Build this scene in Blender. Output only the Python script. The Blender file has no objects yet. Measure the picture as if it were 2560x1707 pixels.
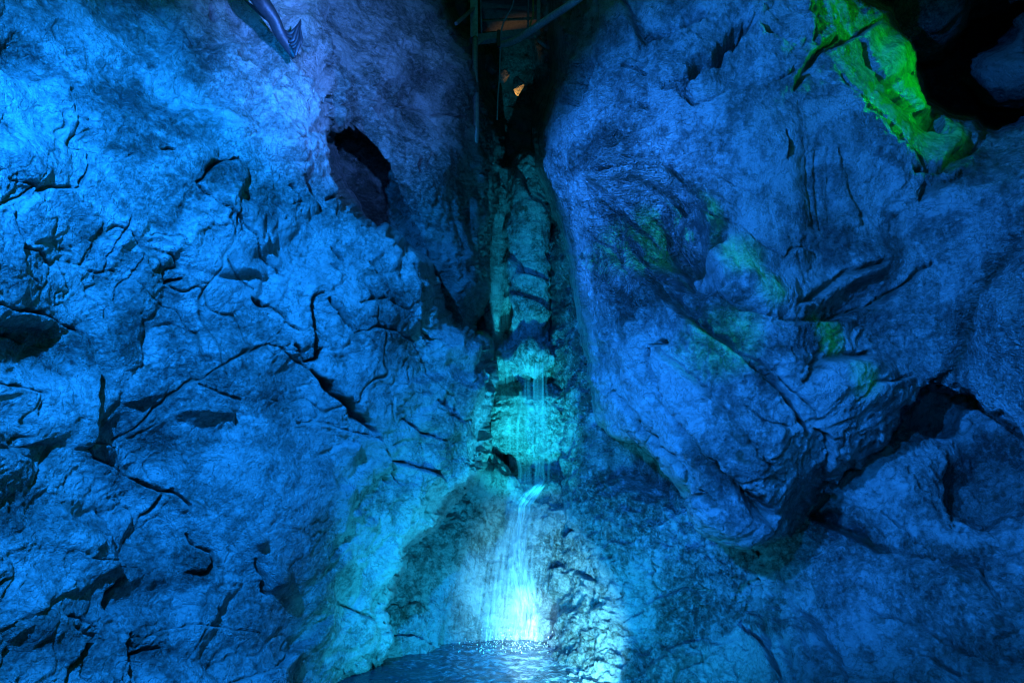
import bpy, bmesh, math
import numpy as np
from mathutils import Vector, Matrix

# ------------------------------------------------------------------ camera, world, lamps, exposure
FPX = 1564.0                      # focal length in pixels of a 2560 wide frame
PITCH = math.radians(12.0)
CAMP = np.array([0.0, 0.0, 2.2])
RT = np.array([1.0, 0.0, 0.0])
FW = np.array([0.0, math.cos(PITCH), math.sin(PITCH)])
UP = np.array([0.0, -math.sin(PITCH), math.cos(PITCH)])


def W(px, py, d):
    """a point of the gorge at distance d (metres along the view axis)"""
    return CAMP + d * (FW + RT * ((px - 1280.0) / FPX) - UP * ((py - 853.5) / FPX))


scene = bpy.context.scene
COL = scene.collection
cam = bpy.data.cameras.new("camera")
cam.sensor_width = 36.0
cam.lens = FPX / 2560.0 * 36.0
cam.clip_start = 0.05
cam.clip_end = 200.0
camo = bpy.data.objects.new("camera", cam)
COL.objects.link(camo)
camo.location = CAMP
camo.rotation_euler = (math.radians(90) + PITCH, 0, 0)
scene.camera = camo

world = bpy.data.worlds.new("World")
scene.world = world
world.use_nodes = True
bg = world.node_tree.nodes["Background"]
bg.inputs[0].default_value = (0.06, 0.8, 0.22, 1)
bg.inputs[1].default_value = 0.09

scene.view_settings.view_transform = 'Standard'
scene.view_settings.look = 'None'
scene.view_settings.exposure = 0.0
scene.view_settings.gamma = 1.0
scene.view_settings.use_curve_mapping = False
scene.cycles.max_bounces = 6
scene.cycles.diffuse_bounces = 1
scene.cycles.transparent_max_bounces = 24
scene.cycles.caustics_reflective = False
scene.cycles.caustics_refractive = False
scene.cycles.sample_clamp_indirect = 1.0
scene.cycles.use_denoising = True
scene.cycles.filter_width = 1.15
scene.cycles.sample_clamp_direct = 12.0


def spot(name, pos, aim, color, power, cone=80, blend=0.8, size=0.06):
    l = bpy.data.lights.new(name, 'SPOT')
    l.color = color
    l.energy = power
    l.spot_size = math.radians(cone)
    l.spot_blend = blend
    l.shadow_soft_size = size
    o = bpy.data.objects.new(name, l)
    COL.objects.link(o)
    o.location = pos
    d = Vector(aim) - Vector(pos)
    o.rotation_euler = d.to_track_quat('-Z', 'Y').to_euler()
    return o


def camspace(x, y, d):
    return CAMP + RT * x + UP * y + FW * d


BLUE = (0.004, 0.215, 1.0)
# blue floodlights on the visitors' side of the gorge: one on each wall, then unseen fills added
spot("blue_flood_and_fill", camspace(-2.2, 2.9, 1.5), W(540, 900, 5.6), BLUE, 4300, 88, 0.6, 0.05)
spot("blue_flood_and_fill", camspace(-3.4, 2.8, 0.8), W(1850, 620, 6.4), (0.010, 0.195, 1.0), 5900, 50, 0.45, 0.05)
spot("blue_flood_and_fill", camspace(-1.6, 2.0, 0.5), W(2330, 1520, 5.4), (0.004, 0.19, 1.0), 1700, 54, 1.0, 0.05)  # unseen fill added to lift the lower right ledges
spot("blue_flood_and_fill", camspace(0.2, 0.9, 0.2), W(1280, 800, 8.0), (0.0, 0.22, 1.0), 230, 110, 0.8, 0.1)  # weak overall fill, added with no lamp of its own
spot("blue_flood_and_fill", camspace(-3.3, 2.2, 1.6), W(1530, 480, 7.3), (0.02, 0.20, 1.0), 5200, 25, 0.9, 0.05)  # unseen spot added to brighten the left lip of the buttress
# a tight pale blue one that rakes the upper left buttress
spot("pale_floodlight", camspace(0.2, 1.8, 2.2), W(860, 150, 7.0), (0.06, 0.22, 1.0), 3600, 38, 1.0, 0.05)
# cyan lamps in front of the plunge pool, pointing up the fall
spot("cyan_floodlight", W(1290, 1850, 5.2), W(1320, 1050, 10.4), (0.015, 0.74, 0.92), 5400, 23, 1.0, 0.05)
spot("cyan_floodlight", W(1310, 1850, 5.2), W(1310, 680, 12.0), (0.01, 0.52, 0.92), 2600, 32, 1.0, 0.05)
spot("cyan_floodlight", W(1270, 1810, 5.4), W(1200, 1420, 8.6), (0.01, 0.52, 1.0), 660, 130, 1.0, 0.05)
spot("white_floodlight", W(1300, 1750, 5.8), W(1318, 1575, 8.5), (0.50, 0.84, 1.0), 850, 22, 1.0, 0.04)
spot("white_floodlight", W(1500, 1765, 5.6), W(1375, 1550, 8.5), (0.20, 0.80, 1.0), 1500, 52, 1.0, 0.03)
spot("cyan_floodlight", W(1640, 1760, 5.0), W(1560, 1400, 8.2), (0.01, 0.45, 1.0), 230, 110, 1.0, 0.05)
# green lamp on the rim, then narrow unseen spots added for the patches
spot("green_flood_and_patch", camspace(6.1, 3.7, 6.9), W(2230, 170, 7.3), (0.0, 1.0, 0.02), 210, 90, 1.0, 0.08)
for gx, gy, gd, gc, gp in ((1690, 560, 6.55, 9.0, 2600), (1830, 660, 6.4, 6.5, 1300), (1770, 880, 6.3, 9.0, 2000), (1900, 740, 6.3, 5.0, 800), (2080, 820, 6.15, 5.5, 1200), (2150, 950, 6.1, 5.0, 500)):
    spot("green_flood_and_patch", camspace(3.3, 2.4, 1.2), W(gx, gy, gd), (0.0, 1.0, 0.0), gp * (0.9 if gx < 1750 else 0.5), gc, 1.0, 0.03)
# warm lamps of the walkway behind the cleft and in the side cavern
spot("warm_lamp", W(1296, 268, 12.95), W(1294, 214, 13.1), (1.0, 0.50, 0.09), 22, 50, 1.0, 0.05)
spot("warm_lamp", W(2560, 420, 8.8), W(2400, 150, 12.0), (1.0, 0.35, 0.12), 26, 150, 1.0, 0.1)

# ------------------------------------------------------------------ noise tools
rng = np.random.RandomState(11)
PERM = rng.permutation(512).astype(np.int32)
PERM = np.concatenate([PERM, PERM])
GR = rng.normal(size=(512, 3)).astype(np.float32)
GR /= np.linalg.norm(GR, axis=1)[:, None]
RJ = rng.rand(512, 3).astype(np.float32)
RP = rng.normal(size=(512, 4)).astype(np.float32)


def hsh(i, j, k):
    return PERM[(PERM[(PERM[i & 511] + j) & 511] + k) & 511]


def gnoise(p):
    p = p.astype(np.float32)
    i = np.floor(p).astype(np.int32)
    f = p - i
    u = f * f * f * (f * (f * 6 - 15) + 10)
    out = np.zeros(len(p), np.float32)
    for a in (0, 1):
        wa = u[:, 0] if a else 1 - u[:, 0]
        for b in (0, 1):
            wb = u[:, 1] if b else 1 - u[:, 1]
            for c in (0, 1):
                wc = u[:, 2] if c else 1 - u[:, 2]
                g = GR[hsh(i[:, 0] + a, i[:, 1] + b, i[:, 2] + c)]
                d = g[:, 0] * (f[:, 0] - a) + g[:, 1] * (f[:, 1] - b) + g[:, 2] * (f[:, 2] - c)
                out += wa * wb * wc * d
    return out * 1.6


def fbm(p, octv=4, gain=0.5, ridged=False):
    a, s, out = 1.0, 1.0, 0.0
    for o in range(octv):
        n = gnoise(p * s + 17.3 * o)
        if ridged:
            n = 1 - 2 * np.abs(n)
        out = out + a * n
        a *= gain
        s *= 2.03
    return out


def facets(p):
    """cells, each a tilted plane: broken angular rock. returns height and distance to the joint"""
    p = p.astype(np.float32)
    i = np.floor(p).astype(np.int32)
    f1 = np.full(len(p), 9.0, np.float32)
    f2 = f1.copy()
    h1 = np.zeros(len(p), np.float32)
    for a in (-1, 0, 1):
        for b in (-1, 0, 1):
            for c in (-1, 0, 1):
                ci, cj, ck = i[:, 0] + a, i[:, 1] + b, i[:, 2] + c
                h = hsh(ci, cj, ck)
                q = RJ[h]
                dx = p[:, 0] - (ci + q[:, 0])
                dy = p[:, 1] - (cj + q[:, 1])
                dz = p[:, 2] - (ck + q[:, 2])
                d = dx * dx + dy * dy + dz * dz
                t = RP[h]
                hh = t[:, 0] * dx + t[:, 1] * dy + t[:, 2] * dz + 0.5 * t[:, 3]
                m = d < f1
                f2 = np.where(m, f1, np.minimum(f2, d))
                h1 = np.where(m, hh, h1)
                f1 = np.where(m, d, f1)
    return h1, np.sqrt(f2) - np.sqrt(f1)


def seg_dist(x, y, pts, closed=False):
    """distance to a polyline and the side on which each point lies (+1 right of it)"""
    best = np.full(x.shape, 1e9, np.float32)
    side = np.ones(x.shape, np.float32)
    par = np.zeros(x.shape, np.float32)
    n = len(pts)
    for k in range(n if closed else n - 1):
        x0, y0 = pts[k]
        x1, y1 = pts[(k + 1) % n]
        dx, dy = x1 - x0, y1 - y0
        L = dx * dx + dy * dy + 1e-6
        t = np.clip(((x - x0) * dx + (y - y0) * dy) / L, 0, 1)
        ex, ey = x - x0 - t * dx, y - y0 - t * dy
        d = ex * ex + ey * ey
        m = d < best
        best = np.where(m, d, best)
        side = np.where(m, np.sign(dx * (y - y0) - dy * (x - x0) + 1e-6), side)
        par = np.where(m, (k + t) / max(1, n - 1), par)
    return np.sqrt(best), side, par


def inside(x, y, pts):
    c = np.zeros(x.shape, bool)
    n = len(pts)
    for k in range(n):
        x0, y0 = pts[k]
        x1, y1 = pts[(k + 1) % n]
        if y0 == y1:
            continue
        m = ((y0 > y) != (y1 > y)) & (x < (x1 - x0) * (y - y0) / (y1 - y0) + x0)
        c ^= m
    return c


def rbf(ctrl):
    c = np.array(ctrl, float)
    xy = c[:, :2] / 1000.0
    n = len(c)

    def phi(r):
        return r * r * np.log(r + 1e-9)
    r = np.linalg.norm(xy[:, None] - xy[None], axis=2)
    A = np.zeros((n + 3, n + 3))
    A[:n, :n] = phi(r) + np.eye(n) * 1e-4
    A[:n, n] = 1
    A[:n, n + 1:] = xy
    A[n:, :n] = A[:n, n:].T
    w = np.linalg.solve(A, np.concatenate([c[:, 2], np.zeros(3)]))

    def f(x, y):
        X = np.stack([x, y], -1) / 1000.0
        out = w[n] + X[..., 0] * w[n + 1] + X[..., 1] * w[n + 2]
        for k in range(n):
            out = out + w[k] * phi(np.hypot(X[..., 0] - xy[k, 0], X[..., 1] - xy[k, 1]))
        return out
    return f


def axis_coords(a, b, lo, hi, step, coarse):
    """fine inside the part the photograph shows, coarser beyond it"""
    out = []
    v = a
    while v < b:
        out.append(v)
        v += step if lo <= v < hi else coarse
    out.append(b)
    return np.array(out)


def build_mesh(name, P, mask, attrs, mat, parent=None):
    ny, nx = mask.shape
    idx = np.arange(ny * nx).reshape(ny, nx)
    q = mask[:-1, :-1] & mask[1:, :-1] & mask[:-1, 1:] & mask[1:, 1:]
    quads = np.stack([idx[:-1, :-1][q], idx[1:, :-1][q], idx[1:, 1:][q], idx[:-1, 1:][q]], -1)
    used = np.zeros(ny * nx, bool)
    used[quads.ravel()] = True
    remap = np.cumsum(used) - 1
    quads = remap[quads]
    V = P.reshape(-1, 3)[used]
    me = bpy.data.meshes.new(name)
    me.vertices.add(len(V))
    me.vertices.foreach_set("co", V.astype(np.float32).ravel())
    me.loops.add(quads.size)
    me.loops.foreach_set("vertex_index", quads.astype(np.int32).ravel())
    me.polygons.add(len(quads))
    me.polygons.foreach_set("loop_start", (np.arange(len(quads)) * 4).astype(np.int32))
    me.polygons.foreach_set("use_smooth", np.ones(len(quads), bool))
    me.update(calc_edges=True)
    for k, a in attrs.items():
        at = me.attributes.new(k, 'FLOAT', 'POINT')
        at.data.foreach_set("value", a.reshape(-1)[used].astype(np.float32))
    me.materials.append(mat)
    o = bpy.data.objects.new(name, me)
    COL.objects.link(o)
    if parent:
        o.parent = parent
    return o


def tag(o, label, cat, kind=None, group=None):
    o["label"] = label
    o["category"] = cat
    if kind:
        o["kind"] = kind
    if group:
        o["group"] = group
    return o


# ------------------------------------------------------------------ materials
def node_mat(name):
    m = bpy.data.materials.new(name)
    m.use_nodes = True
    nt = m.node_tree
    nt.nodes.clear()
    return m, nt, nt.nodes, nt.links


def math_node(N, L, op, a, b=None, c=None, clamp=False):
    n = N.new('ShaderNodeMath')
    n.operation = op
    n.use_clamp = clamp
    for i, v in enumerate((a, b, c)):
        if v is None:
            continue
        if isinstance(v, (int, float)):
            n.inputs[i].default_value = v
        else:
            L.new(v, n.inputs[i])
    return n.outputs[0]


def ramp_node(N, L, src, stops):
    r = N.new('ShaderNodeValToRGB')
    e = r.color_ramp.elements
    while len(e) > 1:
        e.remove(e[-1])
    e[0].position, e[0].color = stops[0][0], (*stops[0][1], 1)
    for p, c in stops[1:]:
        k = e.new(p)
        k.color = (*c, 1)
    L.new(src, r.inputs[0])
    return r.outputs[0]


def noise_node(N, L, vec, scale, detail=6, rough=0.6, dist=0.0):
    n = N.new('ShaderNodeTexNoise')
    n.inputs['Scale'].default_value = scale
    n.inputs['Detail'].default_value = detail
    n.inputs['Roughness'].default_value = rough
    n.inputs['Distortion'].default_value = dist
    L.new(vec, n.inputs['Vector'])
    return n.outputs[0]


def rock_material(name, pale, dark, stretch=(1, 1, 1), rough=(0.35, 0.6), bump=0.5, pit=0.0, crackle=0.3,
                  wet=0.0, streak=0.0, grain=1.0, tilt=(0, 0, 0), mottle=1.1, veins=1.1):
    m, nt, N, L = node_mat(name)
    out = N.new('ShaderNodeOutputMaterial')
    bs = N.new('ShaderNodeBsdfPrincipled')
    L.new(bs.outputs[0], out.inputs[0])
    tc = N.new('ShaderNodeTexCoord')
    mp = N.new('ShaderNodeMapping')
    mp.inputs['Scale'].default_value = stretch
    mp.inputs['Rotation'].default_value = tilt
    L.new(tc.outputs['Object'], mp.inputs[0])
    V = mp.outputs[0]
    # colour: mineral patches, wet film with painted shade, fine specks
    big = noise_node(N, L, V, 1.1, 8, 0.62, 0.6)
    mid = noise_node(N, L, V, 6.0, 8, 0.66, 0.3)
    fine = noise_node(N, L, V, 38.0, 5, 0.7)
    s = math_node(N, L, 'MULTIPLY_ADD', big, 0.45, 0.0)
    s = math_node(N, L, 'MULTIPLY_ADD', mid, 0.35, s)
    s = math_node(N, L, 'MULTIPLY_ADD', fine, 0.30, s)
    if streak > 0:
        ms = N.new('ShaderNodeMapping')
        ms.inputs['Scale'].default_value = (9, 9, 0.7)
        L.new(tc.outputs['Object'], ms.inputs[0])
        st = noise_node(N, L, ms.outputs[0], 1.0, 6, 0.6, 0.2)
        st = math_node(N, L, 'SUBTRACT', st, 0.5)
        s = math_node(N, L, 'MULTIPLY_ADD', st, streak, s)
    midc = tuple(0.5 * (a + b) for a, b in zip(pale, dark))
    # crumbly zones: strong fine mottling; elsewhere smoother pale rock
    zone = N.new('ShaderNodeMapRange')
    L.new(big, zone.inputs['Value'])
    zone.inputs['From Min'].default_value = 0.40
    zone.inputs['From Max'].default_value = 0.56
    zone.inputs['To Min'].default_value = mottle
    zone.inputs['To Max'].default_value = 0.25
    s = math_node(N, L, 'MULTIPLY_ADD', math_node(N, L, 'SUBTRACT', noise_node(N, L, V, 16.0, 6, 0.75, 0.4), 0.5), zone.outputs[0], s)
    pa = N.new('ShaderNodeMapRange')
    L.new(math_node(N, L, 'MULTIPLY_ADD', mid, 0.3, math_node(N, L, 'MULTIPLY', big, 0.7)), pa.inputs['Value'])
    pa.inputs['From Min'].default_value = 0.495
    pa.inputs['From Max'].default_value = 0.515
    pa.inputs['To Min'].default_value = -0.030
    pa.inputs['To Max'].default_value = 0.022
    s = math_node(N, L, 'ADD', s, pa.outputs[0])
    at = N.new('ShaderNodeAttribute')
    at.attribute_name = 'stain_shade'
    stn_shade = math_node(N, L, 'MULTIPLY', at.outputs['Fac'], math_node(N, L, 'MULTIPLY_ADD', mid, 1.6, 0.1), clamp=True)
    s = math_node(N, L, 'MULTIPLY_ADD', stn_shade, -0.155, s)  # dark wet film, also shade of hollows and overhangs painted into the colour
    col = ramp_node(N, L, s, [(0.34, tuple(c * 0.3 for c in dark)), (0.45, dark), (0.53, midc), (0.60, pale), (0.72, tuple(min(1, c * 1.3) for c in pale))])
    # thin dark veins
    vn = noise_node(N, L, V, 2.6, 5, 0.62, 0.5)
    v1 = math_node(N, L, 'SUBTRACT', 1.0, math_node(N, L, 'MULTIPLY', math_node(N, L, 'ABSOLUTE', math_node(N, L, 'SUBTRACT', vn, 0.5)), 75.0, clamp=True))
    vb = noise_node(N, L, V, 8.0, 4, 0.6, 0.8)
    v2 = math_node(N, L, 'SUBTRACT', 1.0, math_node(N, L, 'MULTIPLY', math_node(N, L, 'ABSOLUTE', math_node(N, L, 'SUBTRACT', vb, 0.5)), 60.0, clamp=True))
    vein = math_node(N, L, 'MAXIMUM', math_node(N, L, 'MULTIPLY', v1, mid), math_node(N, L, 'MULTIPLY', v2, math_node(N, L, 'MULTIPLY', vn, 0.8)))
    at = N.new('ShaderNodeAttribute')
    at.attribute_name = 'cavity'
    dirt_shade = math_node(N, L, 'MAXIMUM', math_node(N, L, 'MULTIPLY', at.outputs['Fac'], 0.85), math_node(N, L, 'MULTIPLY', vein, veins), clamp=True)  # dark veins, plus crack dirt and occlusion-like shade put in the colour
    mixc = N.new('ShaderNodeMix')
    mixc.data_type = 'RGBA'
    L.new(dirt_shade, mixc.inputs['Factor'])
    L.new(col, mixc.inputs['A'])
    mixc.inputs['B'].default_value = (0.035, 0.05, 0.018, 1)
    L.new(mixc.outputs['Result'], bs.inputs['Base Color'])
    # gloss
    rr = N.new('ShaderNodeMapRange')
    L.new(mid, rr.inputs['Value'])
    rr.inputs['From Min'].default_value = 0.3
    rr.inputs['From Max'].default_value = 0.7
    rr.inputs['To Min'].default_value = rough[0]
    rr.inputs['To Max'].default_value = rough[1]
    L.new(math_node(N, L, 'MULTIPLY_ADD', stn_shade, -0.22, rr.outputs[0]), bs.inputs['Roughness'])
    bs.inputs['Coat Weight'].default_value = wet
    bs.inputs['Coat Roughness'].default_value = 0.12
    # relief finer than the mesh
    g2 = noise_node(N, L, V, 15.0, 6, 0.72, 0.3)
    h = math_node(N, L, 'MULTIPLY', g2, 0.085)
    h = math_node(N, L, 'MULTIPLY_ADD', fine, 0.040 * grain, h)
    if crackle > 0:
        for sc, wd, am in ((4.5, 40.0, 0.030), (12.0, 26.0, 0.016)):
            nz = noise_node(N, L, V, sc, 3, 0.55, 0.5)
            c1 = math_node(N, L, 'SUBTRACT', 1.0, math_node(N, L, 'MULTIPLY', math_node(N, L, 'ABSOLUTE', math_node(N, L, 'SUBTRACT', nz, 0.5)), wd, clamp=True))
            h = math_node(N, L, 'MULTIPLY_ADD', math_node(N, L, 'MULTIPLY', c1, mid), -am * crackle, h)
    if pit > 0:
        mp2 = N.new('ShaderNodeMapping')
        mp2.inputs['Scale'].default_value = (0.55, 0.9, 1.5)
        mp2.inputs['Rotation'].default_value = (0, 0.75, 0)
        L.new(tc.outputs['Object'], mp2.inputs[0])
        vp = noise_node(N, L, mp2.outputs[0], 17.0, 3, 0.55, 1.3)
        ap = N.new('ShaderNodeAttribute')
        ap.attribute_name = 'pitted'
        h = math_node(N, L, 'MULTIPLY_ADD', math_node(N, L, 'MULTIPLY', vp, ap.outputs['Fac']), -0.42 * pit, h)
    bp = N.new('ShaderNodeBump')
    bp.inputs['Strength'].default_value = bump
    bp.inputs['Distance'].default_value = 1.0
    L.new(h, bp.inputs['Height'])
    L.new(bp.outputs[0], bs.inputs['Normal'])
    L.new(bp.outputs[0], bs.inputs['Coat Normal'])
    return m


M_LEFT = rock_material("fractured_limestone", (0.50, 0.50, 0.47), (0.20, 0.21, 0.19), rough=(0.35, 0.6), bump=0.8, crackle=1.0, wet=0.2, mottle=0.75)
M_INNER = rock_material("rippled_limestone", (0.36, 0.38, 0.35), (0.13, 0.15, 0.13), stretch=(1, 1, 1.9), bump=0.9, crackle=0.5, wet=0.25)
M_RIGHT = rock_material("waterworn_limestone", (0.42, 0.43, 0.41), (0.15, 0.16, 0.15), rough=(0.3, 0.55), bump=0.8, pit=1.0, crackle=0.7, wet=0.8, streak=0.35, mottle=0.6, grain=0.7)
M_CHUTE = rock_material("wet_limestone", (0.47, 0.48, 0.47), (0.14, 0.16, 0.15), rough=(0.18, 0.4), bump=1.0, crackle=0.4, wet=0.95, streak=0.35, grain=1.4)
M_LOW = rock_material("sculpted_limestone", (0.42, 0.43, 0.4), (0.16, 0.17, 0.15), rough=(0.25, 0.5), bump=0.8, crackle=0.5, wet=0.5, streak=0.2, mottle=0.8)
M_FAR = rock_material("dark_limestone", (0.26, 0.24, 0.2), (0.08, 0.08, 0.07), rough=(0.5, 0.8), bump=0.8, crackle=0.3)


# ------------------------------------------------------------------ rock masses
SURF = {}


def surf_depth(key, px, py):
    xs, ys, D = SURF[key]
    i = int(np.clip(np.searchsorted(xs, px), 1, len(xs) - 1))
    j = int(np.clip(np.searchsorted(ys, py), 1, len(ys) - 1))
    return float(D[j - 1:j + 1, i - 1:i + 1].min())


def rock_mass(name, outline, depth_fn, box, mat, cracks=(), blobs=(), edge=(70, 0.5), style=None, step=3.0,
              skirt=None, pitted=None, label=None, shelf=0.05, key=None, pits=(), stain_shades=(), calm=()):
    """outline: silhouette; depth_fn(x,y): distance of the untouched surface; cracks: (pts, width, depth, scarp);
    blobs: (x, y, rx, ry, angle, height)"""
    st = dict(big=0.16, big_s=0.55, facet=0.05, facet_s=1.4, facet2=0.02, facet2_s=4.0, fine=0.03, fine_s=3.5,
              ripple=0.0, ripple_s=(2, 2, 8), joint=0.03, warp=0.35, crease=0.05, rough=0.010, plate=0.02)
    st.update(style or {})
    x0, x1, y0, y1 = box
    xs = axis_coords(x0, x1, -20, 2580, step, 14)
    ys = axis_coords(y0, y1, -20, 1730, step, 14)
    X, Y = np.meshgrid(xs, ys)
    # let the silhouette and the cracks wander a little
    base0 = np.stack([X, Y, np.zeros_like(X)], -1).reshape(-1, 3)
    wob = fbm(base0 / 46.0, 4, 0.55).reshape(X.shape)
    wob2 = fbm(base0 / 46.0 + 51.7, 4, 0.55).reshape(X.shape)
    Xw, Yw = X + 5.0 * wob, Y + 5.0 * wob2
    wo3 = fbm(base0 / 110.0 + 91.3, 4, 0.6).reshape(X.shape)
    Xo, Yo = Xw + 7.0 * wo3, Yw + 3.0 * wob
    d, _, _ = seg_dist(Xo, Yo, outline, True)
    sd = np.where(inside(Xo, Yo, outline), d, -d)
    D = depth_fn(X, Y)
    R, K = edge
    t = np.clip(1 - sd / R, 0, 1)
    D = D + K * np.clip(1 + 1.1 * wo3, .15, 2) * (1 - np.sqrt(np.clip(1 - t * t, 0, 1)))
    out = np.clip(-sd, 0, None)
    D = D + out * (skirt if skirt else shelf * 4)
    # broad hollows and swellings
    H = np.zeros_like(X)
    for (bx, by, rx, ry, ang, hh) in blobs:
        c, s = math.cos(math.radians(ang)), math.sin(math.radians(ang))
        u = ((X - bx) * c + (Y - by) * s) / rx
        v = (-(X - bx) * s + (Y - by) * c) / ry
        r2 = u * u + v * v + 0.25 * wob
        H += 1.35 * hh * np.exp(-np.clip(r2, 0, None) ** 1.5)
    P = CAMP + D[..., None] * (FW + RT * ((X - 1280) / FPX)[..., None] - UP * ((Y - 853.5) / FPX)[..., None])
    p = P.reshape(-1, 3)
    wv = np.stack([gnoise(p * 0.9), gnoise(p * 0.9 + 31), gnoise(p * 0.9 + 77)], -1)
    wv2 = np.stack([gnoise(p * 3.1 + 5), gnoise(p * 3.1 + 36), gnoise(p * 3.1 + 87)], -1)
    pw = p + st['warp'] * wv + 0.12 * wv2
    h = st['big'] * fbm(p * st['big_s'], 3)
    if st['facet']:
        fh, fe = facets(pw * st['facet_s'])
        h = h + st['facet'] * fh * np.clip(fe * 6, 0, 1) - st['joint'] * np.exp(-(fe / 0.035) ** 2) * np.clip(0.5 + 1.4 * gnoise(p * 1.7 + 9), 0, 1)
    if st['facet2']:
        fh, fe = facets(pw * st['facet2_s'] + 13.0)
        gate = np.clip(0.55 + 1.2 * gnoise(p * 1.1 + 41), 0.1, 1)
        h = h + gate * (st['facet2'] * fh * np.clip(fe * 5, 0, 1) - 0.4 * st['joint'] * np.exp(-(fe / 0.06) ** 2))
    h = h + st['fine'] * fbm(p * st['fine_s'] + 3, 4, 0.55)
    if st['ripple']:
        gate = np.clip(0.5 + 1.5 * gnoise(p * 0.8 + 71), 0, 1)
        h = h + st['ripple'] * gate * fbm(pw * np.array(st['ripple_s']), 3, 0.5, True)
    crv = np.zeros(len(p), np.float32)
    if st['plate']:
        for sc_, am_ in ((0.75, 1.0), (2.0, 0.5), (4.5, 0.25)):
            qn = 3.2 * (gnoise(pw * sc_ * np.array([1, 1, 1.3]) + 19) + 0.35 * gnoise(p * sc_ * 3.1 + 3) + 0.12 * gnoise(p * sc_ * 9 + 3))
            fl = np.floor(qn)
            fr = qn - fl
            h = h + st['plate'] * am_ * (fl + np.clip((fr - 0.82) / 0.18, 0, 1) - 0.55 * fr)
    for sc_, am_, wd_ in ((0.55, 1.0, .010), (1.1, 1.0, .016), (2.1, .75, .028), (4.2, .45, .05)):
        nz = gnoise(pw * np.array([1, 1, 1.25]) * sc_ + 23 * sc_) + 0.16 * gnoise(p * sc_ * 5 + 7)
        gt = np.clip(0.25 + 1.9 * gnoise(p * sc_ * 0.7 + 61), 0, 1)
        cz = gt * np.exp(-(nz / wd_) ** 2)
        h = h - st['crease'] * am_ * cz
        crv = np.maximum(crv, .8 * cz)
    h = h + st['rough'] * fbm(pw * np.array([9, 9, 13]), 3, 0.6, True)
    hq = h.reshape(X.shape)
    for (bx, by, rx, ry, a_) in calm:
        hq = hq * (1 - a_ * np.exp(-(((X - bx) / rx) ** 2 + ((Y - by) / ry) ** 2) ** 2))
    H = H + hq
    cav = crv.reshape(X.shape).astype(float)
    near = np.clip(D / 6.6, 0.3, 1.3) ** 1.5
    for (poly, dp, soft) in pits:
        dd, _, _ = seg_dist(Xw, Yw, poly, True)
        f = np.where(inside(Xw, Yw, poly), np.clip(dd / soft, 0, 1), 0)
        H -= dp * (f * f * (3 - 2 * f))
    stn_shade = np.zeros_like(X)
    for (bx, by, rx, ry, ang, a_) in stain_shades:
        c, s = math.cos(math.radians(ang)), math.sin(math.radians(ang))
        u = ((X - bx) * c + (Y - by) * s) / rx
        v = (-(X - bx) * s + (Y - by) * c) / ry
        stn_shade = np.maximum(stn_shade, a_ * np.clip(1.4 - (u * u + v * v) * (1 + .5 * wob) + 0.5 * wob2, 0, 1))
    for ck in cracks:
        pts, w, dp, sc = ck
        cx = [q[0] for q in pts]
        cy = [q[1] for q in pts]
        m = 130
        jx = np.where((xs > min(cx) - m) & (xs < max(cx) + m))[0]
        jy = np.where((ys > min(cy) - m) & (ys < max(cy) + m))[0]
        if len(jx) < 2 or len(jy) < 2:
            continue
        sl = (slice(jy[0], jy[-1] + 1), slice(jx[0], jx[-1] + 1))
        dd, side, par = seg_dist(Xw[sl], Yw[sl], pts)
        ww = 0.8 * w * (0.35 + 0.65 * np.sin(np.pi * np.clip(par, 0.02, 0.98)) ** 0.6) * (0.8 + 0.5 * wob2[sl])
        ww = np.clip(ww, 1.5, None)
        g = np.exp(-(dd / ww) ** 2)
        H[sl] -= dp * g * near[sl]
        fade = np.sin(np.pi * np.clip(par, 0, 1)) ** 0.5
        H[sl] += sc * 1.2 * near[sl] * side * np.exp(-dd / 42.0) * fade * (1 - np.exp(-(dd / (0.5 * w + 2.5)) ** 2))
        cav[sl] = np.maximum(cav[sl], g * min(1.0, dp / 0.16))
    H = H * np.where(sd < 2, np.exp((sd - 2) / 9.0), 1.0)
    # push along the surface normal
    gx = np.gradient(P, axis=1)
    gy = np.gradient(P, axis=0)
    n = np.cross(gx, gy)
    n /= np.linalg.norm(n, axis=2)[..., None] + 1e-9
    flip = np.sign(np.sum(n * (CAMP - P), axis=2))[..., None]
    n *= flip
    # keep pushes out of the frame direction modest on edges seen almost side on
    P = P + n * H[..., None]
    pit = pitted(X, Y) if pitted else np.zeros_like(X)
    mask = (sd > -70) & (np.sum((P - CAMP) * FW, axis=2) > 0.6)
    o = build_mesh(name, P, mask, dict(cavity=cav, pitted=pit, stain_shade=stn_shade), mat)
    SURF[key or name] = (xs, ys, np.sum((P - CAMP) * FW, axis=2))
    tag(o, label, "rock", "structure")
    return o


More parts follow.
